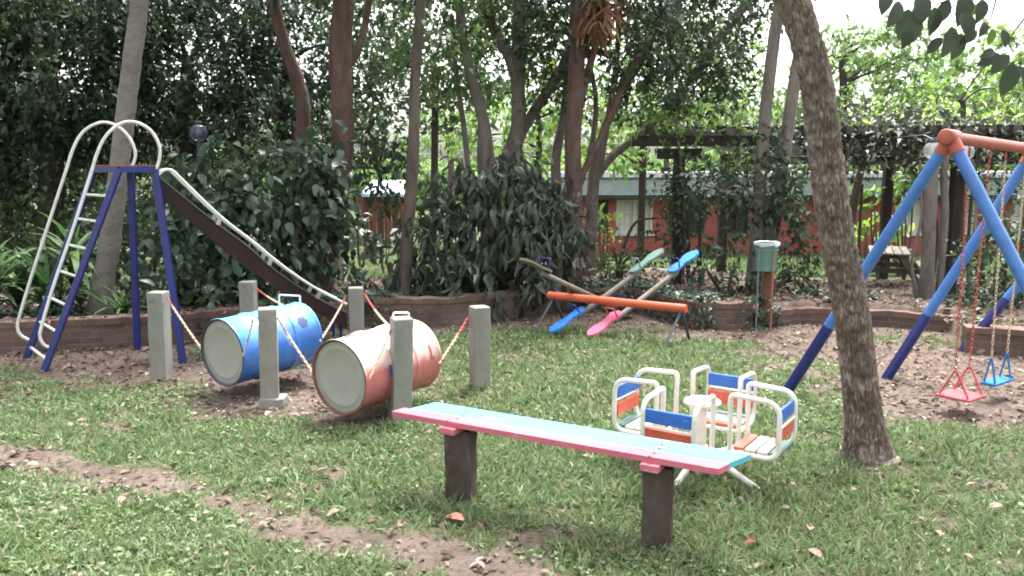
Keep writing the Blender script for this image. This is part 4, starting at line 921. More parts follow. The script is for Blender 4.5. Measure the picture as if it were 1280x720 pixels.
# hanging big leaves top corner: a branch of a tree that stands outside the view
def hanging_branch():
    t = thing('tree', (5.2,5.2,0), 'tree outside the view whose big dark leaves hang into the top corner', 'tree'); Y = 5.0
    mb = MB(); stemtube(mb, [(5.2,5.2,-.1),(5.1,5.2,2.2),(4.6,5.15,3.7)], [.12,.1,.07])
    b1 = [D(1420,-160,5.1), D(1340,-60,Y), D(1250,-20,Y), D(1170,5,Y)]; b2 = [D(1340,-60,Y), D(1290,10,Y), D(1262,50,Y), D(1268,66,Y)]; b3 = [D(1250,-20,Y), D(1205,20,Y), D(1196,30,Y)]
    b4 = [D(1250,-20,Y), D(1240,18,Y), D(1234,30,Y)]
    stemtube(mb, [(4.6,5.15,3.7)]+[b1[0]], [.07,.03])
    for b, r in ((b1,.012), (b2,.008), (b3,.006), (b4,.006)): stemtube(mb, b, np.linspace(r, r*.4, len(b)), n=6)
    mb.build('trunk', M['bark_brown'], t)
    tips = [(1124,-4,250,.12),(1136,4,262,.13),(1146,8,258,.17),(1168,2,275,.13),(1160,-8,240,.14),(1190,22,262,.17),(1178,34,232,.10),(1203,8,285,.14),(1200,30,270,.12),(1186,-6,245,.15),(1215,-4,262,.12),(1228,-6,262,.10),(1232,18,245,.08),(1240,25,275,.09),(1222,28,215,.09),(1252,26,285,.10),(1262,52,232,.11),(1266,60,262,.14),(1250,52,205,.1),(1272,64,300,.1),(1280,50,330,.12),(1284,72,280,.12),(1243,48,200,.09),(1150,-12,270,.14),(1110,-14,250,.12),(1205,-14,265,.15)]
    P = []; Dr = []; Nn = []; S = []; rg = np.random.default_rng(2)
    for x, y, an, s in tips:
        y = y*1.2+6; s = s*1.22*(.85+.3*random.random())
        P.append(D(x, y, Y+rg.uniform(-.12,.12))); a = R(an); Dr.append(np.array([cos(a), rg.uniform(-.4,.4), sin(a)])); Nn.append(np.array([rg.uniform(-.4,.4), -1, rg.uniform(0,.7)])); S.append(s)
    V, F = place_leaves(T_oval(.54,.09,.22), np.array(P), np.array(Dr), np.array(Nn), np.array(S))
    npmesh('foliage', V, F, M['leaf_hang'], t)
hanging_branch()

# --- trunks one can tell apart behind the wall
tree('pale smooth leaning trunk directly behind the slide ladder', 9.9,
     [[(122,None,.155),(133,330,.122),(142,270,.115),(150,200,.108),(158,130,.106),(167,60,.104),(175,0,.10),(184,-80,.095)]], 'bark_pale',
     [(120,-150,150,70,.2,1.0),(300,-140,130,60,.6,1.0)], 'leaf_dark', TD, .13, 2.0, 3)
tree('pinkish trunk with an S bend rising from the broad leaved bush', 12.6,
     [[(378,None,.13),(378,300,.115),(377,200,.105),(379,140,.105),(373,105,.105),(357,60,.09),(344,10,.085),(338,-60,.08)]], 'bark_red',
     [(330,-90,120,60,.3,1.1)], 'leaf_dark', TD, .14, 1.8, 4)
tree('thick reddish trunk with a torn bark patch behind the slide end', 11.6,
     [[(398,None,.19),(408,300,.17),(420,240,.165),(428,180,.155),(427,120,.15),(425,60,.15),(430,0,.15),(433,-80,.14)],
      [(427,95,.06),(448,60,.05,.2),(460,10,.05,.4),(468,-60,.04,.5)]], 'bark_red',
     [(470,-60,120,70,.3,1.1),(460,160,38,60,.5,.5),(470,210,30,60,.5,.4)], 'leaf_dark', TD, .13, 1.7, 5)
tree('slim straight brown trunk beside the drooping slate leaved bush', 11.0,
     [[(503,None,.105),(506,340,.088),(512,260,.08),(517,180,.075),(519,100,.068),(525,20,.062),(530,-80,.06)]], 'bark_brown',
     [(540,-70,90,60,.1,.8),(545,40,40,50,.3,.5)], 'leaf_mid', TD, .12, 1.2, 6)
tree('tree splitting low into several grey and brown stems behind the slate bush', 13.2,
     [[(615,None,.2),(614,260,.17),(608,205,.15),(604,150,.10),(590,100,.085),(578,40,.08),(570,-40,.07)],
      [(622,None,.16),(626,250,.13),(634,200,.11),(650,140,.10),(640,80,.09),(615,30,.08),(604,-40,.07)],
      [(632,None,.14),(641,260,.12),(645,190,.1),(648,120,.105),(648,50,.11),(652,-40,.1)],
      [(632,220,.09),(655,160,.08,.2),(700,90,.09,.4),(725,40,.08,.5),(760,-20,.07,.6)],
      [(590,260,.05),(580,160,.045,.2),(570,90,.04,.3),(565,20,.035,.3)]], 'bark_grey',
     [(600,-60,120,60,.3,1.2),(700,-30,90,60,.5,1.2),(560,60,60,60,.5,.8),(620,20,60,40,.6,.9),(670,60,30,40,.6,.6)], 'leaf_mid', TD, .12, 1.8, 7)
tree('dark brown trunk with a hanging clump of dry fronds near its top', 12.4,
     [[(713,None,.18),(716,310,.15),(717,250,.125),(716,180,.12),(719,120,.125),(722,60,.12),(724,0,.13),(727,-80,.12)],
      [(716,170,.06),(735,90,.055,.1),(752,30,.06,.1),(765,-50,.06,.2)],
      [(722,230,.05),(752,170,.05,.3),(793,75,.055,.5),(822,40,.05,.6),(860,-20,.05,.7)]], 'bark_red',
     [(760,-60,110,70,.2,1.2),(800,60,60,55,.6,.8),(690,40,40,60,.3,.6),(780,20,60,40,.5,.8),(690,110,30,30,.6,.5)], 'leaf_dark', TD, .12, 2.2, 8)
# dry frond clump
c = D(750,18,12.2); V, F = crown_leaves([(c, (.16,.12,.3))], T_strap(.13,.2), .3, 7, 44, droop=1.6, cl=6, crad=.1); o = npmesh('dry_frond_clump', V, F, M['dry'], None, c)
tag(o, 'reddish dry clump of dead fronds caught high among the brown trunks', 'dead fronds')
tree('tree of many thin pale stems fanning out beside the dark brown trunk', 13.6,
     [[(735,None,.12),(738,280,.10),(744,215,.09),(760,150,.07),(790,95,.06),(812,60,.05),(830,20,.045),(850,-40,.04)],
      [(738,None,.10),(742,240,.08),(750,200,.07),(765,120,.05),(772,60,.045),(775,0,.04)],
      [(742,225,.08),(765,195,.075,.2),(800,168,.06,.4),(850,120,.07,.6),(890,60,.08,.7),(935,0,.085,.8),(970,-60,.08,.9)],
      [(700,None,.11),(697,270,.10),(695,200,.08),(705,140,.06),(712,60,.05)],
      [(706,280,.05),(735,200,.045,-.1),(745,130,.04,-.1),(735,60,.035,-.1),(742,0,.03,-.1)]], 'bark_grey',
     [(880,40,70,50,.5,1.0),(810,110,50,40,.6,.7),(940,-30,80,50,.6,1.0),(870,120,50,35,.7,.7),(840,10,60,40,.5,.9),(900,90,45,30,.6,.7)], 'leaf_dark', TD, .12, 2.0, 9)
tree('pair of slender grey trunks wrapped in dark ivy leaves behind the green bucket', 12.0,
     [[(940,None,.12),(946,300,.10),(951,220,.09),(957,140,.085),(966,60,.085),(975,0,.08),(985,-80,.08)],
      [(952,None,.12),(964,300,.10),(977,220,.09),(986,150,.09),(995,90,.085),(1003,30,.08),(1012,-80,.08)]], 'bark_grey',
     [(972,235,30,42,-.15,.4),(1000,300,15,60,-.1,.35),(930,235,36,26,0,.4),(978,200,40,24,0,.45),(986,350,14,32,-.1,.25),(893,235,40,22,.1,.35),(968,285,14,30,-.1,.25)], 'leaf_dark', TD, .12, 2.1, 10, limbs=True)
tree('thin dark trunk standing between the slate bush and the shed', 15.5,
     [[(425,None,.05),(424,200,.045),(428,120,.04),(432,20,.035)]], 'bark_dark', [(430,10,60,60,0,.9)], 'leaf_mid', TD, .13, 1.2, 12)
# reddish split stake at the litter bin
g = G(951,411); MB()
mb = MB(); stemtube(mb, [(g[0]+.07, g[1]+.12, -.1), (g[0]+.075, g[1]+.12, .3), (g[0]+.10, g[1]+.12, .62), (g[0]+.11, g[1]+.13, .9)], [.085,.075,.07,.05], n=12, rough=.12)
tag(mb.build('wooden_stake', M['stake_wood'], None, (g[0], g[1]+.12, 0)), 'stout reddish wooden stake behind the litter bin rods', 'stake')

# --- bushes
def bush(label, Y, blobs, leaf, tm, size, lai, seed, name='bush', **kw):
    px = blobs[0][0]; stems = kw.pop('stems', None)
    if stems is None:
        stems = []
        rg = random.Random(seed)
        for b in blobs[:4]: stems.append([(px+rg.uniform(-14,14), None, .03), ((px+b[0])/2+rg.uniform(-5,5), b[1]+b[3]*.6, .022, b[4]*.5), (b[0], b[1], .012, b[4])])
    return tree(label, Y, stems, kw.pop('bark', 'bark_dark'), blobs, leaf, tm, size, lai, seed, name=name, cat='bush', limbs=False, **kw)
bush('dense bush with broad dark green leaves leaning over the slide chute', 10.9,
     [(315,300,60,55,0,.7),(280,230,45,40,0,.6),(345,235,60,42,.1,.7),(395,290,38,60,0,.6),(370,200,40,25,.1,.5),(300,355,70,28,-.1,.5),(240,320,30,50,0,.5),(410,225,25,40,.1,.4),(255,265,35,40,0,.5)], 'leaf_broad', TLw, .16, 3.6, 21, droop=.7)
bush('big bush of long drooping slate coloured leaves over the planter wall', 11.6,
     [(620,280,75,60,0,.8),(560,300,55,50,-.1,.7),(680,300,45,50,-.1,.7),(640,225,50,35,.2,.6),(530,340,50,30,-.3,.5),(600,345,60,24,-.4,.5),(670,345,45,22,-.3,.5),(470,350,28,20,-.2,.4),(580,240,40,35,.3,.6),(700,260,25,45,0,.5)], 'leaf_slate', TLn, .21, 3.0, 22, droop=1.4, crad=.17)
bush('small loose green shrub between the pergola post and the brown trunk', 12.6,
     [(765,312,20,14,0,.3),(805,318,22,14,.1,.3),(785,338,30,12,-.1,.3),(822,272,14,20,.2,.3)], 'leaf_mid', TD, .09, 1.1, 23)
bush('dark leafy bush hiding the foot of the pergola post', 12.8,
     [(870,232,34,24,0,.4),(835,228,26,20,0,.35),(838,290,20,28,0,.3),(880,300,18,22,0,.3)], 'leaf_dark', TD, .11, 1.2, 24)
bush('low dark shrub on the bed before the bucket', 11.4,
     [(900,360,40,18,0,.35),(880,330,25,22,.2,.3),(925,330,22,25,.2,.3),(1000,365,24,22,0,.3),(860,372,22,12,-.1,.3)], 'leaf_dark', TL, .13, 1.5, 25)
bush('sparse bare twigged shrub behind the seesaws', 12.2,
     [(760,340,38,14,0,.3),(800,345,28,14,.1,.3)], 'leaf_mid', TD, .09, 1.0, 26)
bush('low dark bushes growing along the wall behind the slide legs', 10.1,
     [(180,365,45,28,0,.4),(255,385,50,20,-.2,.4),(130,340,22,38,.3,.4),(215,330,28,35,.3,.4),(95,365,28,25,.1,.35)], 'leaf_broad', TL, .15, 1.9, 27)
bush('shaded shrub with a few yellowing leaves behind the slide ladder', 12.2,
     [(200,270,40,50,0,.6),(150,300,40,45,.2,.6),(100,250,45,45,0,.6),(50,280,50,45,.2,.6)], 'leaf_mid', TD, .13, .9, 28)
bush('dark small leaved bush at the planter behind the far swing leg', 10.4,
     [(1245,330,30,40,.2,.5),(1275,300,30,50,.2,.5),(1225,370,24,26,.1,.4),(1275,385,30,26,-.2,.4),(1310,350,35,60,0,.5),(1205,395,16,16,0,.25),(1232,398,26,10,-.45,.2)], 'leaf_dark', TD, .10, 2.0, 29)
bush('twiggy thin shrub beneath the pergola beside the twin trunk', 13.6,
     [(1230,260,30,35,0,.4),(1262,230,25,30,.2,.4),(1190,385,18,20,-1.2,.3)], 'leaf_mid', TD, .09, .9, 30)
# strap leaved plants by the slide ladder
def strap_plant(label, px, Y, n, L, seed, h=.3, mat_='leaf_strap'):
    b = base_on_ground(px, Y); rg = np.random.default_rng(seed); t = thing('strap_leaved_plant', b, label, 'plant')
    mb = MB(); stemtube(mb, [b-(0,0,.05), b+(0.02,0,h*.6), b+(0,.02,h)], [.03,.025,.02], n=8); mb.build('stem', M['bark_brown'], t)
    a = rg.uniform(0, 2*PI, n); el = rg.uniform(.1, 1.3, n); d = np.stack([np.cos(a)*np.cos(el), np.sin(a)*np.cos(el), np.sin(el)], -1)
    P = b+np.stack([0*a, 0*a, h*rg.uniform(.3,1,n)], -1); nr = np.stack([-np.cos(a)*np.sin(el), -np.sin(a)*np.sin(el), np.cos(el)], -1)
    V, F = place_leaves(T_strap(.11,.6), P, d, nr, L*rg.uniform(.6,1.1,n)); npmesh('leaves', V, F, M[mat_], t)
strap_plant('strap leaved plant arching behind the lower ladder rungs', 60, 9.7, 46, .75, 1, .35)
strap_plant('taller strap leaved plant between ladder and pale trunk', 98, 10.1, 44, .8, 2, .7)
strap_plant('strap leaved plant low against the wall beside the ladder foot', 22, 9.8, 40, .7, 3, .2, 'leaf_broad')
strap_plant('young strap leaved tuft near the pale trunk base', 155, 9.6, 26, .45, 4, .1)
strap_plant('strap leaved tuft at the edge of the view near the ladder', -8, 9.7, 40, .85, 5, .5)

# --- big dark trees closing off the slide side, then lighter ones farther back
def canopy(label, px, Y, blobs, leaf, size, lai, seed, r=.16, bark='bark_dark', tm=TD, **kw):
    b0 = blobs[0]
    stems = [[(px, None, r), (px+4, b0[1]+b0[3]*1.1, r*.85), (b0[0]*.5+px*.5, b0[1], r*.6, b0[4]*.5)]]
    return tree(label, Y, stems, bark, blobs, leaf, tm, size, lai, seed, **kw)
canopy('dark dense tree filling the sky above the slide ladder', 60, 12.5,
   [(60,90,110,80,0,1.3),(-60,120,110,110,.2,1.3),(60,-10,120,60,0,1.3),(30,190,90,50,.1,1.2),(-50,10,100,80,0,1.3),(-40,250,70,60,.2,1.0)], 'leaf_dark', .12, 4.4, 41, .2)
canopy('dark tree whose boughs hang behind the pale trunk', 230, 13.4,
   [(240,80,80,60,0,1.2),(230,170,80,50,.2,1.1),(330,150,50,50,0,1.0),(150,40,60,60,.3,1.1),(300,20,60,40,.3,1.0),(140,150,60,50,.1,1.0),(200,0,70,40,.4,1.0)], 'leaf_dark', .12, 3.7, 42, .16)
canopy('dark tree behind the S bent pinkish trunk', 350, 14.6,
   [(370,60,60,70,0,1.1),(320,90,50,50,.2,1.0),(400,150,50,50,0,1.0),(290,-20,80,40,0,1.0),(450,60,40,60,.2,.9)], 'leaf_dark', .12, 2.7, 43, .1)
canopy('grey green tree seen through the slide frame', 120, 17,
   [(100,300,80,45,0,1.3),(0,300,80,60,0,1.3),(200,310,70,40,.3,1.2),(60,230,90,50,.2,1.2),(180,240,70,45,.2,1.2)], 'leaf_dark', .2, 1.8, 44, .14)
canopy('bright green tree between the thin trunks above the shed', 540, 19,
   [(540,70,60,60,0,1.5),(500,120,40,50,.5,1.3),(580,130,40,45,.3,1.3),(620,60,50,60,.3,1.3),(480,30,50,50,0,1.3)], 'leaf_mid', .19, 1.5, 45, .09)
canopy('sunlit tree behind the forking grey stems', 670, 22,
   [(670,120,60,60,0,2),(740,140,50,50,0,1.6),(640,190,50,40,0,1.6),(720,60,60,60,0,2),(600,170,45,40,.4,1.6)], 'leaf_lite', .22, 1.1, 46, .1)
canopy('light green tree leaning over the pergola from behind', 800, 20,
   [(800,140,60,35,0,1.5),(860,100,55,40,.3,1.6),(900,60,50,50,.3,1.6),(830,60,50,45,.6,1.5),(920,120,45,30,.1,1.3),(770,190,50,22,-.3,1.1)], 'leaf_lite', .19, 1.5, 47, .1)
canopy('pale green tree in bright light behind the leaning trunk', 1050, 27,
   [(1040,70,45,30,.5,2.2),(1060,110,70,50,0,2.5),(1120,80,60,50,.5,2.5),(1180,110,70,45,0,2.5),(1000,130,50,40,.5,2),(1240,90,60,60,.3,2.5),(1090,50,40,25,.4,1.8),(1150,50,50,22,.2,1.8)], 'leaf_far', .27, 1.5, 48, .14)
canopy('yellow green tree rising behind the pergola roof', 1200, 22,
   [(1200,125,60,25,0,1.8),(1260,110,50,30,0,1.8),(1140,140,50,20,.3,1.5),(1270,60,40,40,.3,1.8),(1080,145,50,15,.3,1.4)], 'leaf_lite', .25, 1.2, 49, .1)
# farther trees beyond the yard: each its own crown and trunk
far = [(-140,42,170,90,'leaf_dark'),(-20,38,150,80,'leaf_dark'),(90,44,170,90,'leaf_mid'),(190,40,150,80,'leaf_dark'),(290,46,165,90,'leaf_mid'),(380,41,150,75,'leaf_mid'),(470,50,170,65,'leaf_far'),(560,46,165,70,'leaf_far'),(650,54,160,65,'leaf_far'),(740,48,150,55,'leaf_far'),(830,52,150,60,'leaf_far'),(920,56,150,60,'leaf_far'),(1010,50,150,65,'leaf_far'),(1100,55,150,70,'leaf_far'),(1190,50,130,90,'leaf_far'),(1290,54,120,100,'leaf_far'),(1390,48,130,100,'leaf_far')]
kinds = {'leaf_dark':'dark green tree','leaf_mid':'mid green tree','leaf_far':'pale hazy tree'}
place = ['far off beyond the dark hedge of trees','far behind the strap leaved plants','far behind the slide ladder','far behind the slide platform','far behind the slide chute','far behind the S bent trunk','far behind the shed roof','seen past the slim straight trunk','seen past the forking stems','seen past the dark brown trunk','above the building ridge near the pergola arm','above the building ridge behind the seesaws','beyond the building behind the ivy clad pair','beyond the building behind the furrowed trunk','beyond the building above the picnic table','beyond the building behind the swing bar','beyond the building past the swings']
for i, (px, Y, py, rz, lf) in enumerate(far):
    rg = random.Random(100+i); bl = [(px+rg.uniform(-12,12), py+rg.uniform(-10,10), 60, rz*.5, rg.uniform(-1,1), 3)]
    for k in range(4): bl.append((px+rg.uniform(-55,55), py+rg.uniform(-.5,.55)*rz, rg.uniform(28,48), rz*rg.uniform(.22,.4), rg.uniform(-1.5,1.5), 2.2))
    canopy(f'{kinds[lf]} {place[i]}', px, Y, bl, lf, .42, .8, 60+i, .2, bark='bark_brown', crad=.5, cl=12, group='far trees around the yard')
# low far hedge plants along the ground behind
for i, (px, Y, label) in enumerate([(60,26,'low shaded hedge behind the ladder'),(210,24,'low shaded hedge behind the slide legs'),(330,27,'low shaded hedge behind the broad leaved bush')]):
    bush(label, Y, [(px,300,80,30,0,2),(px+50,285,60,28,.5,2),(px-50,285,60,28,-.5,2),(px,250,90,35,1,2)], 'leaf_dark', TD, .3, 1.8, 90+i, crad=.35)

# --- plants near the building
def garden_plant(label, px, py, Y, r, leaf, seed, size=.3, lai=2.2, tm=TLw):
    b = base_on_ground(px, Y); t = thing('garden_plant', b, label, 'plant'); c = D(px, py, Y); k = Y/FP
    mb = MB(); 
    for j in range(4): a = j*1.6+seed; stemtube(mb, [b-(0,0,.1), (b+c)/2+(.15*cos(a), .15*sin(a), 0), c+(.4*r*k*cos(a), .3*sin(a), .3*r*k)], [.03,.02,.012], n=6)
    mb.build('stem', M['bark_brown'], t)
    V, F = crown_leaves([(c, (r*k, r*k*.8, r*k*.75))], tm, size, lai, seed, crad=.2); npmesh('leaves', V, F, M[leaf], t)
garden_plant('bright yellow green large leaved plant behind the picnic table', 1082, 288, 20.5, 20, 'leaf_yellow', 1, .26)
garden_plant('pale lime large leaved plant near the white framed window', 1124, 286, 21.5, 18, 'leaf_yellow', 2, .26)
garden_plant('small yellow green plant high beside the pergola post', 1098, 238, 19.2, 18, 'leaf_lite', 3, .25, 1.6)
garden_plant('second small yellow green plant near the pergola far post', 1130, 228, 19.4, 16, 'leaf_lite', 4, .25, 1.6)
garden_plant('bushy green plant at the foot of the twin trunk', 1148, 325, 19.0, 15, 'leaf_mid', 5, .2)
garden_plant('low green plant between the twin trunk and the dark post', 1185, 320, 19.5, 16, 'leaf_mid', 6, .2)
garden_plant('reddish leaved garden plant before the brick building', 748, 290, 20, 20, 'dry', 7, .2, .9)
garden_plant('yellow green shrub beside the brown trunk before the building', 752, 278, 19, 14, 'leaf_lite', 8, .18, 1.1)
garden_plant('pale shrub under the shed roof end', 452, 285, 24, 13, 'leaf_slate', 9, .3, 1.8)
garden_plant('low variegated shrub between the shed and the slim trunk', 480, 300, 25, 20, 'leaf_slate', 10, .35, 1.8)
garden_plant('small green shrub at the start of the leafy walk', 405, 345, 12.5, 14, 'leaf_mid', 11, .12, 1.6)

# ------------------------------------------------------------------ pergola, vines
def pergola():
    z1, z2 = 2.38, 2.16
    fl = D(790,175,12.9); fr = D(1330,172,12.4); bl_ = D(900,203,19.0); br = D(1400,203,18.6)
    t = thing('pergola', (fl[0], fl[1], 0), 'dark timber pergola with cross beams half buried under vines', 'pergola')
    for q, z in ((fl,z1),(fr,z1),(bl_,z2),(br,z2)): q[2] = z
    MB().bar(fl, fr, .10, .16, bev=.006).build('beam', M['pergola_wood'], t)
    MB().bar(bl_, br, .10, .24, bev=.006).build('beam', M['pergola_wood'], t)
    ml = (fl*.5+bl_*.5)+(1.0,0,-.06); mr = fr*.5+br*.5+(0,0,-.06)
    MB().bar(ml, mr, .10, .22).build('beam', M['pergola_wood'], t)
    # cap timber of the T shaped post
    pc = D(848,172,12.9); MB().bar(D(822,178,12.9)*[1,1,0]+(0,0,z1-.19), D(878,176,12.9)*[1,1,0]+(0,0,z1-.19), .13, .16, bev=.01).build('cap_timber', M['pergola_wood'], t)
    for px, Y, w_, zt in ((848,12.9,.16,z1-.27),(1196,13.0,.17,z1-.08),(1110,19.0,.2,z2-.1),(1290,18.8,.2,z2-.1),(905,19.2,.2,z2-.1)):
        b = base_on_ground(px, Y); x = D(px, 230, Y)[0]; n = 8; mb = MB(); rg = random.Random(px); vs = []
        for k in range(n):
            z = b[2]-.15+(zt-b[2]+.15)*k/(n-1); o = rg.uniform(-.008,.008)
            for u, v in ((-1,-.8),(-.8,-1),(.8,-1),(1,-.8),(1,.8),(.8,1),(-.8,1),(-1,.8)): vs.append((x+u*w_/2+o, Y+v*w_/2, z))
        mb.add(vs, [(i*8+k, i*8+(k+1)%8, (i+1)*8+(k+1)%8, (i+1)*8+k) for i in range(n-1) for k in range(8)]+[tuple(range((n-1)*8, n*8))]); mb.build('post', M['pergola_wood'], t)
    for k in range(26):
        f = (k+.5)/11 if k < 5 else .455+(k-5)*.027; a = fl+(fr-fl)*f; b = bl_+(br-bl_)*f; a = a+(a-b)*.03; MB().bar(a+(0,0,.145), b+(0,0,.19), .06, .12).build('rafter', M['pergola_wood'], t)
    for f in np.linspace(.08,.94,15):
        a = fl+(bl_-fl)*f; b = fr+(br-fr)*f; a = a+(b-a)*(.38 if f not in (.08,.94) else .1); MB().bar(a+(0,0,.225), b+(0,0,.225), .05, .05).build('batten', M['pergola_wood'], t)
pergola()
def vines(label, Y, blobs, leaf, size, lai, seed, tm=TD, root=(1165,12.2)):
    return tree(label, Y, [[(root[0], None, .03), (root[0]+3, 260, .025), (blobs[0][0], blobs[0][1], .02)]], 'bark_brown', blobs, leaf, tm, size, lai, seed, name='vine', cat='vine', limbs=True, crad=.25)
vines('grey leafy vine heaped on the pergola roof behind the furrowed tree', 14.5, [(1100,165,70,14,0,1.4),(1010,178,50,14,0,1.3),(1160,160,60,12,.5,1.3),(1060,182,60,12,1.5,1.4),(960,170,40,12,.2,1.2),(1000,168,60,10,-1.8,.5),(1110,165,70,11,-2.0,.5),(1220,165,60,9,-2.1,.5),(1080,195,60,9,3,1.2),(1180,195,50,9,3,1.2),(1130,182,70,9,-1.9,.4),(1240,186,50,9,-1.9,.4),(1050,188,50,10,-1.5,.4),(1150,150,80,12,0,1.4),(1250,168,60,12,0,1.4)], 'leaf_slate', .11, 2.7, 70)
vines('bright green vine running over the pergola toward the swing bar', 13.8, [(1230,150,60,12,0,1.2),(1150,150,50,9,.4,1.0),(1290,155,50,14,.2,1.2),(1075,150,40,8,.3,1.0)], 'leaf_yellow', .13, 1.3, 71, root=(1210,13.4))
vines('fresh green vine trailing from the end of the pergola arm', 12.8, [(845,150,38,13,.1,.6),(885,160,32,12,.1,.6),(800,155,30,10,.2,.5),(925,185,22,16,.1,.5)], 'leaf_lite', .11, 1.5, 72, root=(853,12.9))
tree('twin twisted vine trunks climbing the pergola beside a swing leg', 12.0,
     [[(1160,None,.15),(1158,380,.12),(1160,320,.09),(1162,260,.10),(1166,205,.085),(1172,178,.07)],
      [(1172,None,.06),(1176,340,.05),(1181,270,.055),(1180,215,.05),(1186,180,.045)],
      [(1150,None,.05),(1140,330,.02),(1152,270,.02),(1150,200,.02)],
      [(1215,None,.03),(1212,340,.025),(1220,260,.02),(1216,200,.02)]], 'bark_grey', [], seed=31)
tree('dim slanting trunk beneath the pergola near the picnic table', 17.5,
     [[(1058,None,.11),(1062,290,.09),(1070,240,.08),(1078,205,.07)],[(1072,None,.04),(1074,300,.035),(1078,230,.03)]], 'bark_brown', [], seed=32)

# glass globes on the pergola
for i, (px, py, Y, lb) in enumerate([(1165,188,11.2,'round clear glass lamp seen just outside the upper swing leg'),(1207,190,11.2,'round clear glass lamp seen between the two upper swing legs'),(248,166,11.4,'dark round garden lamp with a pale bulb above the broad leaved bush')]):
    c = D(px, py, Y); t = thing('globe_lamp', c, lb, 'lamp', 'round glass lamps' if i < 2 else None)
    gm = bpy.data.materials.new('globe_glass'); n = nodes(gm); b = N(n, 'ShaderNodeBsdfPrincipled'); o = N(n, 'ShaderNodeOutputMaterial'); n.links.new(b.outputs[0], o.inputs[0])
    b.inputs['Base Color'].default_value = (.8,.85,.85,1) if i < 2 else (.07,.08,.13,1); b.inputs['Roughness'].default_value = .06; b.inputs['Alpha'].default_value = .25 if i < 2 else .6
    r = .108 if i < 2 else .12
    MB().lathe([(r*sin(a)+.0005, -r*cos(a)) for a in np.linspace(0, PI*.93, 16)], c, (0,0,1), 24).build('globe', gm, t)
    MB().lathe([(.045,r*.93),(.05,r*1.05),(.05,r*1.3),(.0005,r*1.32)], c, (0,0,1), 14).build('socket', M['dark_metal'], t)
    MB().lathe([(.0005,-.05),(.03,-.03),(.034,0),(.02,.05),(.02,.12)], c, (0,0,1), 12).build('bulb', M['bag_white'], t)
    if i < 2: MB().tube([c+(0,0,r*1.3), c+(0,.25,r*1.9), c+(0,1.5,.2)], .012, 6).build('arm', M['dark_metal'], t)
    else:
        b = base_on_ground(px+6, Y); MB().tube([(c[0]+.0, Y+.0, b[2]-.1), (c[0], Y, c[2]-r)], .03, 10).build('pole', M['dark_metal'], t)

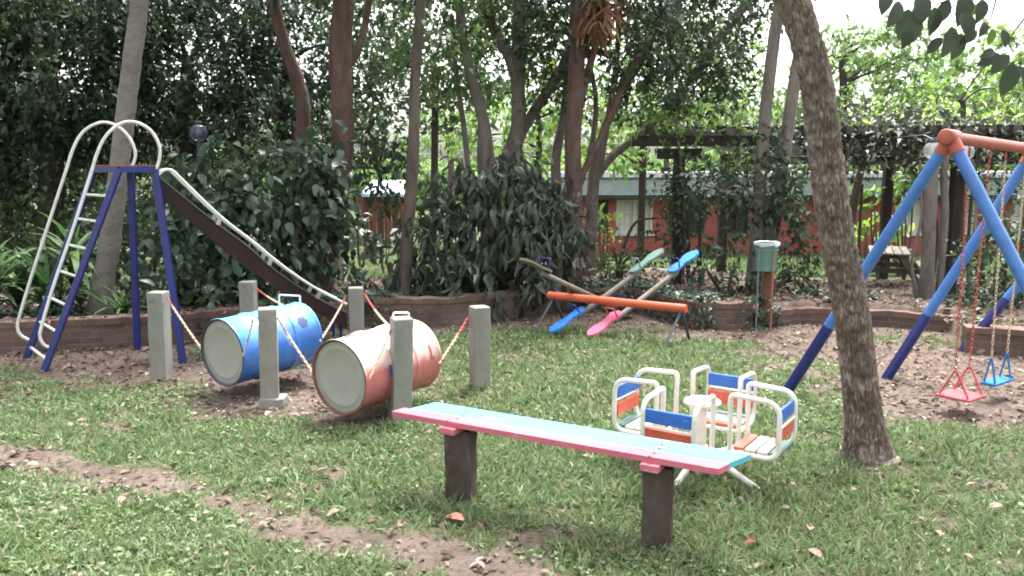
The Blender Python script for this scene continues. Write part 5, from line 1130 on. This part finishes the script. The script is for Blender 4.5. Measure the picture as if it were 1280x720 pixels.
# ------------------------------------------------------------------ building
def building():
    Y = 30; z0 = -1.3; ze = D(900,243,Y)[2]; zr = 1.62
    xl = D(704,300,Y)[0]; xr = D(1560,300,Y)[0]
    t = thing('brick_building', ((xl+xr)/2, Y, z0), 'long low red brick building with a green roof and curtained windows', 'building')
    wins = [(742,760,'dark'),(770,815,'white'),(835,880,'dark'),(905,935,'dark'),(1040,1068,'dark'),(1122,1160,'white'),(1180,1216,'white'),(1262,1300,'white'),(1345,1400,'white'),(1460,1510,'dark')]
    zs, zh = D(900,292,Y)[2], D(900,250,Y)[2]
    mb = MB(); uvs = []
    def q(x0, x1, za, zb):
        if x1-x0 < .01 or zb-za < .01: return
        mb.add([(x0,Y,za),(x1,Y,za),(x1,Y,zb),(x0,Y,zb)], [(0,1,2,3)]); uvs.extend([(x0,za),(x1,za),(x1,zb),(x0,zb)])
    x = xl
    for a, b, k in wins:
        a, b = D(a,300,Y)[0], D(b,300,Y)[0]; q(x, a, z0, ze+.1); q(a, b, z0, zs); q(a, b, zh, ze+.1); x = b
    q(x, xr, z0, ze+.1)
    for (xx, s) in ((xl, -1), (xr, 1)):
        mb.add([(xx,Y,z0),(xx,Y+6,z0),(xx,Y+6,ze+.1),(xx,Y,ze+.1)], [(0,1,2,3)]); uvs.extend([(0,z0),(6,z0),(6,ze),(0,ze)])
    mb.add([(xl,Y+6,z0),(xr,Y+6,z0),(xr,Y+6,ze+.1),(xl,Y+6,ze+.1)], [(0,1,2,3)]); uvs.extend([(0,z0),(6,z0),(6,ze),(0,ze)])
    o = mb.build('wall', M['brick_house'], t); uv = o.data.uv_layers.new(name='UVMap')
    for k, c in enumerate(uvs): uv.data[k].uv = c
    for a, b, k in wins:
        a, b = D(a,300,Y)[0], D(b,300,Y)[0]; cx = (a+b)/2
        m = M['frame_white'] if k == 'white' else M['dark_wood']; f = MB(); w_ = .07
        for xx in (a+w_/2, b-w_/2, cx): f.box((xx, Y+.05, (zs+zh)/2), (w_, .09, zh-zs))
        f.box((cx, Y+.048, zs+w_/2), (b-a, .096, w_)); f.box((cx, Y+.048, zh-w_/2), (b-a, .096, w_)); f.box((cx, Y+.052, zs+(zh-zs)*.62), (b-a, .05, .045))
        wn = f.build('window', m, t)
        mb = MB(); mb.add([(a,Y+.10,zs),(b,Y+.10,zs),(b,Y+.10,zh),(a,Y+.10,zh)], [(0,1,2,3)]); mb.build('pane', M['pane'] if k == 'dark' else M['curtain'], wn)
        MB().box((cx, Y-.02, zs-.04), (b-a+.16, .12, .07)).build('sill', M['frame_white'] if k == 'white' else M['brick_cap'], t)
    # tiled slope: stepped courses, then the pale sheet along the ridge
    n = 9; y0, y1 = Y-.55, Y+.75; zl, zu = ze, zr; vs = []
    prof = []
    for k in range(n):
        a = k/n; b = (k+1)/n; prof += [(y0+(y1-y0)*a, zl+(zu-zl)*a), (y0+(y1-y0)*b+.004, zl+(zu-zl)*b-.010)]
    pts = []
    for xx in (xl-.5, xr+.5): pts += [(xx, y, z) for y, z in prof]
    m_ = len(prof); mb = MB(); mb.add(pts, [(k, k+m_, k+1+m_, k+1) for k in range(m_-1)]); 
    mb.add([(xl-.5,y0,zl-.001),(xr+.5,y0,zl-.001),(xr+.5,y0,zl-.14),(xl-.5,y0,zl-.14)], [(0,3,2,1)]); mb.add([(xl-.5,y0+.01,zl-.14),(xr+.5,y0+.01,zl-.14),(xr+.5,Y,zl-.04),(xl-.5,Y,zl-.04)], [(0,1,2,3)])
    mb.add([(xl-.5,Y+7,ze-.2),(xr+.5,Y+7,ze-.2),(xr+.5,y1+.2,zu),(xl-.5,y1+.2,zu)], [(0,1,2,3)])
    mb.build('roof', M['roof_green'], t)
    mb = MB(); k = 90; rg = random.Random(3)
    for j in range(k):
        a = xl-.5+(xr-xl+1)*j/k; b = xl-.5+(xr-xl+1)*(j+1)/k-.02; h = rg.uniform(.20,.25)
        mb.box(((a+b)/2, y1+.06, zu+h/2-.03), (b-a, .30, h), bev=.02)
    mb.build('ridge_cap', M['ridge_white'], t)
building()
# sunny strip of lawn before the building
def lawn():
    rg = np.random.default_rng(51); n = 60000; x = rg.uniform(1, 22, n); y = rg.uniform(21.5, 29.8, n)
    P = np.stack([x, y, terrain(x, y, False)], -1); d = rg.normal(size=(n,3))*.5; d[:,2] = .6+.4*rg.random(n); nr = rg.normal(size=(n,3)); nr[:,2] += .5
    V, F = place_leaves(T_blade(.34,.3), P, d, nr, .15*(.6+.8*rg.random(n))); o = npmesh('lawn_grass', V, F, M['weed']); tag(o, 'strip of brighter lawn in front of the red brick building', 'grass', kind='stuff')
    n = 30000; x = rg.uniform(-14, 0, n); y = rg.uniform(17, 34, n); P = np.stack([x, y, terrain(x, y, False)], -1); d = rg.normal(size=(n,3))*.5; d[:,2] = .6; nr = rg.normal(size=(n,3))
    V, F = place_leaves(T_blade(.34,.3), P, d, nr, .15*(.6+.8*rg.random(n))); o = npmesh('shaded_grass', V, F, M['grass']); tag(o, 'patch of duller grass in front of the red board shed', 'grass', kind='stuff')
lawn()

# ------------------------------------------------------------------ shed
def shed():
    Y = 34; a = D(447,260,Y); b = D(503,260,Y); z0 = tz(a[0], Y)-.05; zt = D(470,243,Y)[2]
    t = thing('shed', ((a[0]+b[0])/2, Y, z0), 'small shed of red brown boards under a pale blue metal roof', 'shed')
    mb = MB(); n = 12; W = (b[0]-a[0])/n
    for k in range(n): mb.box((a[0]+W*(k+.5), Y+(k%2)*.02, (z0+zt)/2), (W-.012, .04, zt-z0))
    mb.build('wall', M['shed_board'], t)
    m2 = MB()
    for xx in (a[0], b[0]): 
        for k in range(12): m2.box((xx, Y+.14+.2*k, (z0+zt)/2), (.04, .188, zt-z0))
    m2.build('wall', M['shed_board'], t)
    for px in (458, 476, 494): x = D(px, 260, Y)[0]; MB().box((x, Y-.05, (z0+zt)/2), (.09, .05, zt-z0)).build('batten', M['dark_wood'], t)
    x0, x1 = D(452,240,Y)[0], D(506,240,Y)[0]; m = MB(); z1 = zt+.02; z2 = z1+.5
    n = 24; vs = []
    for (y, z) in ((Y-.3, z1),(Y+2.6, z2)):
        for k in range(n+1): vs.append((x0+(x1-x0)*k/n, y, z+.02*(k%2)))
    m.add(vs, [(k, k+1, k+n+2, k+n+1) for k in range(n)]); m.add([(v[0], v[1], v[2]-.03) for v in vs], [(k, k+n+1, k+n+2, k+1) for k in range(n)]); m.build('roof', M['shed_roof'], t)
    m3 = MB(); m3.box(((x0+x1)/2, Y-.31, z1-.04), (x1-x0, .03, .12)); m3.build('fascia', M['shed_roof'], t)
shed()
# pale stone bench beyond the red trunk
def stone_bench():
    Y = 15.5; b = base_on_ground(426, Y); t = thing('garden_bench', b, 'small pale stone bench beyond the thick reddish trunk', 'bench')
    zt = D(428,304,Y)[2]; x0, x1 = D(413,304,Y)[0], D(441,304,Y)[0]
    MB().box(((x0+x1)/2, Y, zt), (x1-x0, .3, .09), bev=.015).build('seat', M['stone_pale'], t)
    for x in (x0+.07, x1-.2): MB().box((x, Y, (zt-.045+b[2])/2-.02), (.08, .24, zt-.045-b[2]), bev=.01).build('leg', M['stone_pale'], t)
stone_bench()
c = D(427,289,16.5); bb = base_on_ground(427, 16.5); t = thing('garden_lantern', bb, 'low garden post with a round pale head by the stone bench', 'lantern')
MB().lathe([(.10*sin(a)+.0005, -.10*cos(a)) for a in np.linspace(0, PI, 12)], c, (0,0,1), 16).build('head', M['bag_white'], t)
MB().tube([(c[0], 16.5, bb[2]-.05), c-(0,0,.09)], .035, 10).build('pole', M['stone_pale'], t)

# ------------------------------------------------------------------ picnic table
def picnic(px, Y, label, yaw=0, s=1.0):
    b = base_on_ground(px, Y); t = thing('picnic_table', b, label, 'picnic table'); ca, sa = cos(yaw), sin(yaw)
    def w(x, y, z): return np.array([b[0]+s*(x*ca-y*sa), b[1]+s*(x*sa+y*ca), b[2]+s*z])
    for k in range(5): MB().bar(w(-.9, -.32+.16*k, .75), w(.9, -.32+.16*k, .75), .14*s, .035, bev=.003).build('top_board', M['table_top'], t)
    for q in (-1, 1): MB().bar(w(-.9, q*.72, .43), w(.9, q*.72, .43), .24*s, .04, bev=.003).build('seat', M['table_top'], t)
    for x in (-.62, .62):
        for q in (-1, 1): MB().bar(w(x+.0*q, q*.2, .72), w(x, q*.66, -.02), .05, .11, up=(1,0,0)).build('leg', M['table_wood'], t)
        MB().bar(w(x+.055, -.84, .375), w(x+.055, .84, .375), .045, .10).build('seat_bearer', M['table_wood'], t)
        MB().bar(w(x+.055, -.38, .68), w(x+.055, .38, .68), .045, .09).build('top_bearer', M['table_wood'], t)
        MB().bar(w(x, 0, .40), w(x*.1, 0, .70), .05, .08).build('brace', M['table_wood'], t)
picnic(1108, 17.2, 'weathered picnic table with attached seats under the pergola', yaw=R(68), s=.95)

def wood():      # the wood far beyond the yard that reads as one mass
    rg = np.random.default_rng(88); n = 42000; a = rg.uniform(-.85, .95, n); dist = rg.uniform(62, 82, n); x = dist*np.tan(a)*.9; y = dist
    top = 1.4+2.6*fbm(x*.11, y*.05, 3)+1.8*fbm(x*.5+9, y*.3, 2)+2.0*sstep(8,40,x); z = -1.3+top*rg.random(n)**.8
    P = np.stack([x, y, z], -1); d = rg.normal(size=(n,3)); d[:,2] -= .3; nr = rg.normal(size=(n,3)); nr[:,2] += .5
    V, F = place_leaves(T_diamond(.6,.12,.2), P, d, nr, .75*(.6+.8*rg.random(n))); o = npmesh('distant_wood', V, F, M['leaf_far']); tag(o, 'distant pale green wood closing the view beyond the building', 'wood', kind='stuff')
wood()

def ground_cover():      # creeping plants and dead leaves spilling over and along the brick walls
    for nm, mt, n, sz, off, lab, tm, sd_ in (('creeping_plants', M['leaf_broad'], 26000, .075, .12, 'creeping plants spilling over the low brick walls', TL, 3), ('wall_litter', M['litter'], 9000, .06, .05, 'dead leaves lying on and against the low brick walls', TL, 4)):
        rg = np.random.default_rng(sd_+200); x = rg.uniform(-7, 9, n); d = rg.uniform(-.10, .75, n); k = fbm(x*.9+sd_*7, d*1.5+3, 3)+.25*fbm(x*5+sd_, d*5, 2)-.12 > (.70 if sd_ == 3 else .55)-.06*(d > .25)
        x, d = x[k], d[k]; y = wall_y(x)+d; top = np.where(d < .02, .0, .36); z = np.where(d < .0, rg.uniform(0, .30, len(x)) if sd_ == 3 else .012, np.maximum(terrain(x, y), .30*(d < .25))+rg.uniform(.01, off, len(x)))
        y = np.where(d < 0, wall_y(x)-rg.uniform(.03,.09,len(x)) if sd_ == 3 else y, y)
        P = np.stack([x, y, z], -1); dr = rg.normal(size=(len(x),3)); dr[:,2] = dr[:,2]*.3-(.5 if sd_ == 3 else 0)*(d < .05); nr = rg.normal(size=(len(x),3))*.5; nr[:,2] += .8; nr[:,1] -= .5
        V, F = place_leaves(tm, P, dr, nr, sz*(.6+.8*rg.random(len(x)))); o = npmesh(nm, V, F, mt); tag(o, lab, nm.replace('_', ' '), kind='stuff')
ground_cover()
